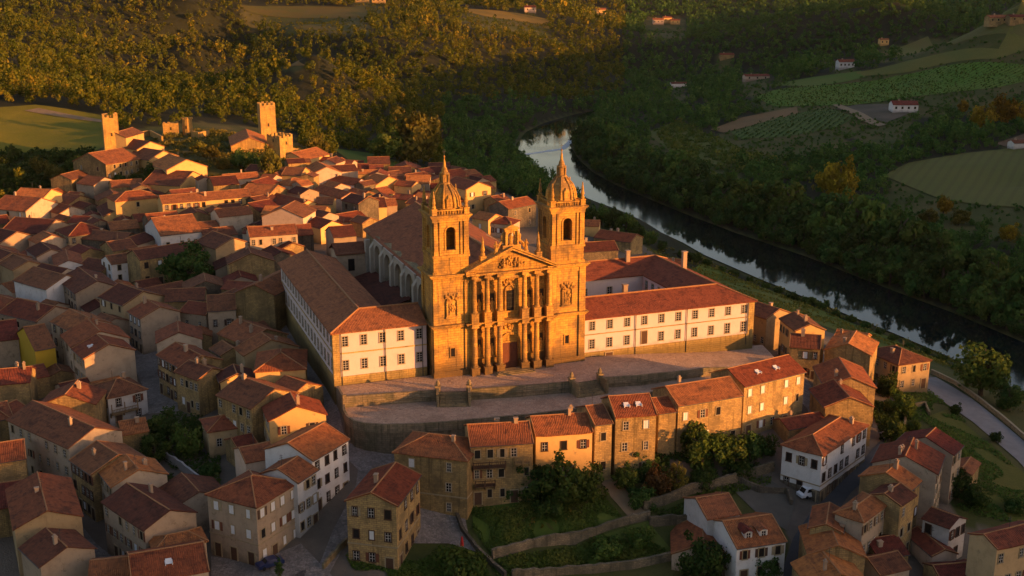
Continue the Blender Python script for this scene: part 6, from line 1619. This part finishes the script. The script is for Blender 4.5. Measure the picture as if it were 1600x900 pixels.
# ---- the woods beyond: too many to count, one body of foliage each
def forest():
    g = np.random.default_rng(21); P = []
    for r0, r1, sp in ((235, 520, 5.6), (520, 900, 5.6), (900, 1400, 6.8), (1400, 2000, 10.0), (2000, 3000, 16.0)):
        A = math.radians(68)*.5*(r1*r1-r0*r0); n = int(A/(sp*sp)*1.25)
        az = g.uniform(-R(34), R(34), n); r = np.sqrt(g.uniform(r0*r0, r1*r1, n))
        P.append(np.stack([r*np.sin(az), r*np.cos(az), np.full(n, sp)], 1))
    P = np.concatenate(P); x, y, sp = P[:, 0], P[:, 1], P[:, 2]; z = T(x, y)
    ok = wood_mask(x, y, z)
    px, py = proj_np(x, y, z); ok &= (px > -460) & (px < 2060) & (py > -160)
    for cen, rz, a, b in HOUSES:
        ok &= np.hypot(x-cen[0], y-cen[1]) > max(a, b)*.75 + 2
    tx = np.array(TREES)
    for q in tx: ok &= np.hypot(x-q[0], y-q[1]) > q[2]*.8 + 1.0
    ok &= T(x, y) < 400
    low = open_ground(x, y, z)
    dn, df = dist_poly(x, y, R_NEAR[:15], False), dist_poly(x, y, R_FAR, False)
    ok &= ~((dn < df) & (dn < 45) & (px > 870))
    gapn = np.sin(x*.043+y*.031)+np.sin(y*.051-x*.037+2.1)+np.sin(x*.113+1.7*np.sin(y*.09))
    ok &= g.random(len(x)) < np.clip(.86+.22*gapn, .30, 1)
    x, y, z, sp, px, py, low = x[ok], y[ok], z[ok], sp[ok], px[ok], py[ok], low[ok]
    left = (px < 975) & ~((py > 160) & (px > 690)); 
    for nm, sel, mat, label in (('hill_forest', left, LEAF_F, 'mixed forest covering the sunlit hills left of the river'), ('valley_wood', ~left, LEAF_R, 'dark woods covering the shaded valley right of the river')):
        xs, ys, zs, ss, lw = x[sel], y[sel], z[sel], sp[sel], low[sel]; rr = np.hypot(xs, ys)
        Vs, Fs, Ts = [], [], []; base = 0
        for lo, hi, nc, per, lf in ((0, 520, 11, 15, .24), (520, 900, 8, 12, .29), (900, 1400, 6, 9, .36), (1400, 9999, 4, 7, .48)):
            m_ = (rr >= lo) & (rr < hi); n = int(m_.sum())
            if not n: continue
            lf2 = np.sin(xs[m_]*.021+ys[m_]*.013)+np.sin(ys[m_]*.027-xs[m_]*.011+1.3)+.6*np.sin(xs[m_]*.07+ys[m_]*.05)
            R0 = ss[m_]*.46*np.exp(g.normal(.0, .30, n)); tall = g.random(n) < np.clip((.62 if nm == 'hill_forest' else .22)+.22*lf2, .03, .85)
            tall &= ~lw[m_]; R0 = np.where(lw[m_], np.minimum(R0*.38, 2.2), R0)
            tt = np.clip(g.random(n)*.75+.12*lf2+.1, 0, 1)
            d = g.normal(size=(n, nc, 3)); d /= np.linalg.norm(d, axis=2)[..., None]; d *= g.uniform(.3, .85, (n, nc, 1))
            d[..., 2] = np.abs(d[..., 2])*1.25 - .25
            sc = np.stack([R0*np.where(tall, .66, 1.0), R0*np.where(tall, .66, 1.0), R0*np.where(tall, 1.9, 1.05)], 1)
            C = d*sc[:, None, :] + np.stack([xs[m_], ys[m_], zs[m_]+R0*np.where(tall, 1.7, .8)], 1)[:, None, :]
            o = g.normal(size=(n, nc, per, 3)); o /= np.linalg.norm(o, axis=3)[..., None]
            Q = (C[:, :, None, :] + o*(R0*.36)[:, None, None, None]).reshape(-1, 3)
            N = (o + .5*g.normal(size=o.shape) + .4*d[:, :, None, :]).reshape(-1, 3); N /= np.linalg.norm(N, axis=1)[:, None]
            tint = np.clip(np.repeat(tt, nc*per)*.55 + np.repeat(g.uniform(0, .4, n*nc), per) + g.normal(0, .08, n*nc*per), 0, 1)
            V, F = quads(Q, N, np.repeat(R0*lf*.55+.08, nc*per), g)
            Vs.append(V); Fs.append(F+base); Ts.append(np.repeat(tint, 4)); base += len(V)
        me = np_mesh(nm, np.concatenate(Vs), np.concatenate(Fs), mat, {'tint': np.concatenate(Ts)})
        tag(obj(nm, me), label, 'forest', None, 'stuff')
        print(nm, int(sel.sum()), base//4)
forest()
# vine rows and garden rows, low scrub
def rows(name, poly, ang, gap, hgt, mat, label, leaf, per_m):
    g = np.random.default_rng(len(name)); xs = [p[0] for p in poly]; ys = [p[1] for p in poly]
    cx, cy = np.mean(xs), np.mean(ys); Rr = max(np.hypot(np.array(xs)-cx, np.array(ys)-cy)); d = np.array([math.cos(ang), math.sin(ang)]); n = np.array([-d[1], d[0]])
    Q = []
    for k in range(int(-Rr/gap), int(Rr/gap)+1):
        t = g.uniform(-Rr, Rr, int(2*Rr*per_m)); P = np.array([cx, cy]) + t[:, None]*d + n*(k*gap) + g.normal(0, .14*hgt, (len(t), 2)); Q.append(P)
    Q = np.concatenate(Q); Q = Q[in_poly(Q[:, 0], Q[:, 1], poly)]
    z = T(Q[:, 0], Q[:, 1]) + g.uniform(.15, 1.0, len(Q))*hgt
    P = np.c_[Q, z]; N = g.normal(size=P.shape); N[:, 2] += .6; N /= np.linalg.norm(N, axis=1)[:, None]
    V, F = quads(P, N, np.full(len(P), leaf), g); me = np_mesh(name, V, F, mat, {'tint': np.repeat(g.uniform(0, .8, len(P)), 4)})
    tag(obj(name, me), label, 'vines' if 'vine' in name else 'plants', None, 'stuff')
rows('vine_rows', NOWOOD['vineyard'], R(28), 4.0, 1.5, LEAF, 'rows of green vines in the long vineyard below the white farmhouse', .75, .8)
rows('vine_rows', NOWOOD['lower_vineyard'], R(62), 4.5, 1.5, LEAF_D, 'rows of dark vines in the small vineyard by the rubble yard', .75, .8)
rows('crop_rows', wpoly([(790,800),(900,795),(915,815),(810,832)]), R(60), 1.6, 1.0, LEAF_O, 'rows of tall crops on the upper grass terrace', .22, 6)
def scrub(name, poly, n, size, mat, label, hgt=.5):
    g = np.random.default_rng(n); xs = [p[0] for p in poly]; ys = [p[1] for p in poly]
    x = g.uniform(min(xs), max(xs), n*3); y = g.uniform(min(ys), max(ys), n*3); k = in_poly(x, y, poly)
    for cen, rz, a, b in HOUSES: k &= np.hypot(x-cen[0], y-cen[1]) > min(a, b)*.6
    nz = np.array([mnoise.noise(Vector((a*.16, b*.16, 3.3))) for a, b in zip(x, y)]); k &= nz > -.12
    x, y, nz = x[k][:n], y[k][:n], nz[k][:n]
    z = T(x, y) + .1 + g.uniform(0, 1, len(x))*hgt*(1+nz*2); P = np.c_[x, y, z]; N = g.normal(size=P.shape); N[:, 2] += 1; N /= np.linalg.norm(N, axis=1)[:, None]
    V, F = quads(P, N, np.full(len(P), size), g); me = np_mesh(name, V, F, mat, {'tint': np.repeat(np.clip(.4+nz, 0, 1), 4)})
    tag(obj(name, me), label, 'undergrowth', None, 'stuff')
scrub('undergrowth', wpoly([(745,775),(960,730),(1005,790),(1210,735),(1210,705),(1060,700),(930,735),(760,750)]), 9000, .32, LEAF_D, 'tangled undergrowth around the garden trees', .9)
scrub('undergrowth', wpoly([(1000,395),(1180,470),(1330,520),(1440,560),(1600,650),(1600,600),(1440,530),(1320,488),(1180,432),(1060,385)]), 9000, .42, LEAF_O, 'rough green growth on the near river bank slope', .5)
scrub('undergrowth', wpoly([(130,300),(170,240),(330,205),(470,235),(480,260),(330,290),(200,300)]), 7000, .5, LEAF_O, 'golden scrub covering the castle hill', .9)
scrub('undergrowth', wpoly([(1395,610),(1440,600),(1600,745),(1640,830),(1500,800),(1380,700)]), 9000, .24, LEAF, 'grass and weeds in the meadow by the road', .25)
scrub('undergrowth', wpoly([(-60,335),(-60,240),(60,240),(150,240),(130,290),(60,300)]), 12000, .7, LEAF_D, 'dark thicket below the hay field at the upper left', 2.2)
scrub('undergrowth', wpoly([(625,850),(760,870),(800,905),(560,905),(540,870)]), 6000, .2, LEAF, 'weeds below the lone stone gabled house at the bottom edge', .3)
scrub('undergrowth', wpoly([(1350,600),(1380,590),(1425,640),(1420,690),(1375,690)]), 5000, .3, LEAF_D, 'overgrown strip right of the stepped stone terrace', .9)
scrub('undergrowth', wpoly([(1020,205),(1060,188),(1110,212),(1165,235),(1280,270),(1350,300),(1150,270),(1060,255)]), 6000, 1.0, LEAF, 'low bushes on the river meadow across the water', 1.6)
scrub('undergrowth', wpoly([(775,876),(930,842),(1012,815),(1050,860),(985,884),(890,892),(800,900)]), 5000, .25, LEAF, 'tufts of tall grass on the lower grass terrace', .35)
scrub('undergrowth', wpoly([(735,775),(800,770),(940,775),(975,812),(925,832),(830,850),(768,868),(740,830)]), 7000, .20, LEAF, 'tufts of tall grass and weeds on the upper grass terrace', .3)
scrub('undergrowth', wpoly([(1010,800),(1140,756),(1205,745),(1205,756),(1140,775),(1060,815)]), 2500, .24, LEAF, 'weeds along the foot of the upper garden wall', .4)
scrub('undergrowth', wpoly([(225,645),(345,650),(345,770),(235,755)]), 3500, .28, LEAF_D, 'weeds in the dark walled garden', .5)
# ================================================================ light, sky, camera
w = bpy.data.worlds.new('World'); scene.world = w; w.use_nodes = True
nt = w.node_tree; nt.nodes.clear()
sky = nt.nodes.new('ShaderNodeTexSky'); sky.sky_type = 'NISHITA'; sky.sun_disc = False
sky.sun_elevation = SUN_EL; sky.sun_rotation = SUN_AZ; sky.altitude = 200; sky.air_density = 1.3; sky.dust_density = 2.0; sky.ozone_density = 1.5
bg = nt.nodes.new('ShaderNodeBackground'); bg.inputs['Strength'].default_value = .14
out = nt.nodes.new('ShaderNodeOutputWorld'); tint = nt.nodes.new('ShaderNodeMix'); tint.data_type = 'RGBA'; tint.blend_type = 'MULTIPLY'; tint.inputs[0].default_value = 1
nt.links.new(sky.outputs[0], tint.inputs[6]); tint.inputs[7].default_value = (1.0, .85, .89, 1); nt.links.new(tint.outputs[2], bg.inputs[0]); nt.links.new(bg.outputs[0], out.inputs[0])
L = bpy.data.lights.new('sun', 'SUN'); L.energy = 4.9; L.angle = R(.5); L.color = (1.0, .42, .105)
so = bpy.data.objects.new('sun', L); link(so)
d = Vector((SX*math.cos(SUN_EL), SY*math.cos(SUN_EL), math.sin(SUN_EL)))
so.rotation_euler = d.to_track_quat('Z', 'Y').to_euler(); so.location = d*900
cam = bpy.data.cameras.new('camera'); co = bpy.data.objects.new('camera', cam); link(co)
cam.sensor_width = 36; cam.lens = 36*FPX/1600; cam.clip_start = 1; cam.clip_end = 12000
co.location = (0, 0, CAMZ); co.rotation_euler = (math.pi/2 - PITCH, 0, 0)
scene.camera = co
scene.view_settings.view_transform = 'Standard'; scene.view_settings.look = 'None'; scene.view_settings.exposure = 1.25; scene.view_settings.gamma = 1
scene.view_settings.use_curve_mapping = False
scene.render.engine = 'CYCLES'
cy = scene.cycles; cy.use_denoising = True; cy.denoiser = 'OPENIMAGEDENOISE'; cy.max_bounces = 5; cy.diffuse_bounces = 3; cy.glossy_bounces = 3; cy.transmission_bounces = 2; cy.volume_bounces = 0
cy.use_adaptive_sampling = True; cy.adaptive_threshold = .015; cy.sample_clamp_indirect = 6
# ---- evening air: pale even haze over the whole valley
bm = bmesh.new(); bmesh.ops.create_cube(bm, size=1.0); me = bpy.data.meshes.new('haze'); bm.to_mesh(me); bm.free()
t = NT('evening_haze'); pv = t.n('VolumePrincipled', None, Color=(.80, .86, 1.0, 1), Density=.000009, Anisotropy=.0)
t.t.links.new(pv.outputs[0], t.out.inputs['Volume']); me.materials.append(t.mat)
hz = obj('haze', me, None, (0, 0, 190)); hz.scale = (8800, 8800, 520); tag(hz, 'thin evening haze filling the valley', 'haze', None, 'stuff')
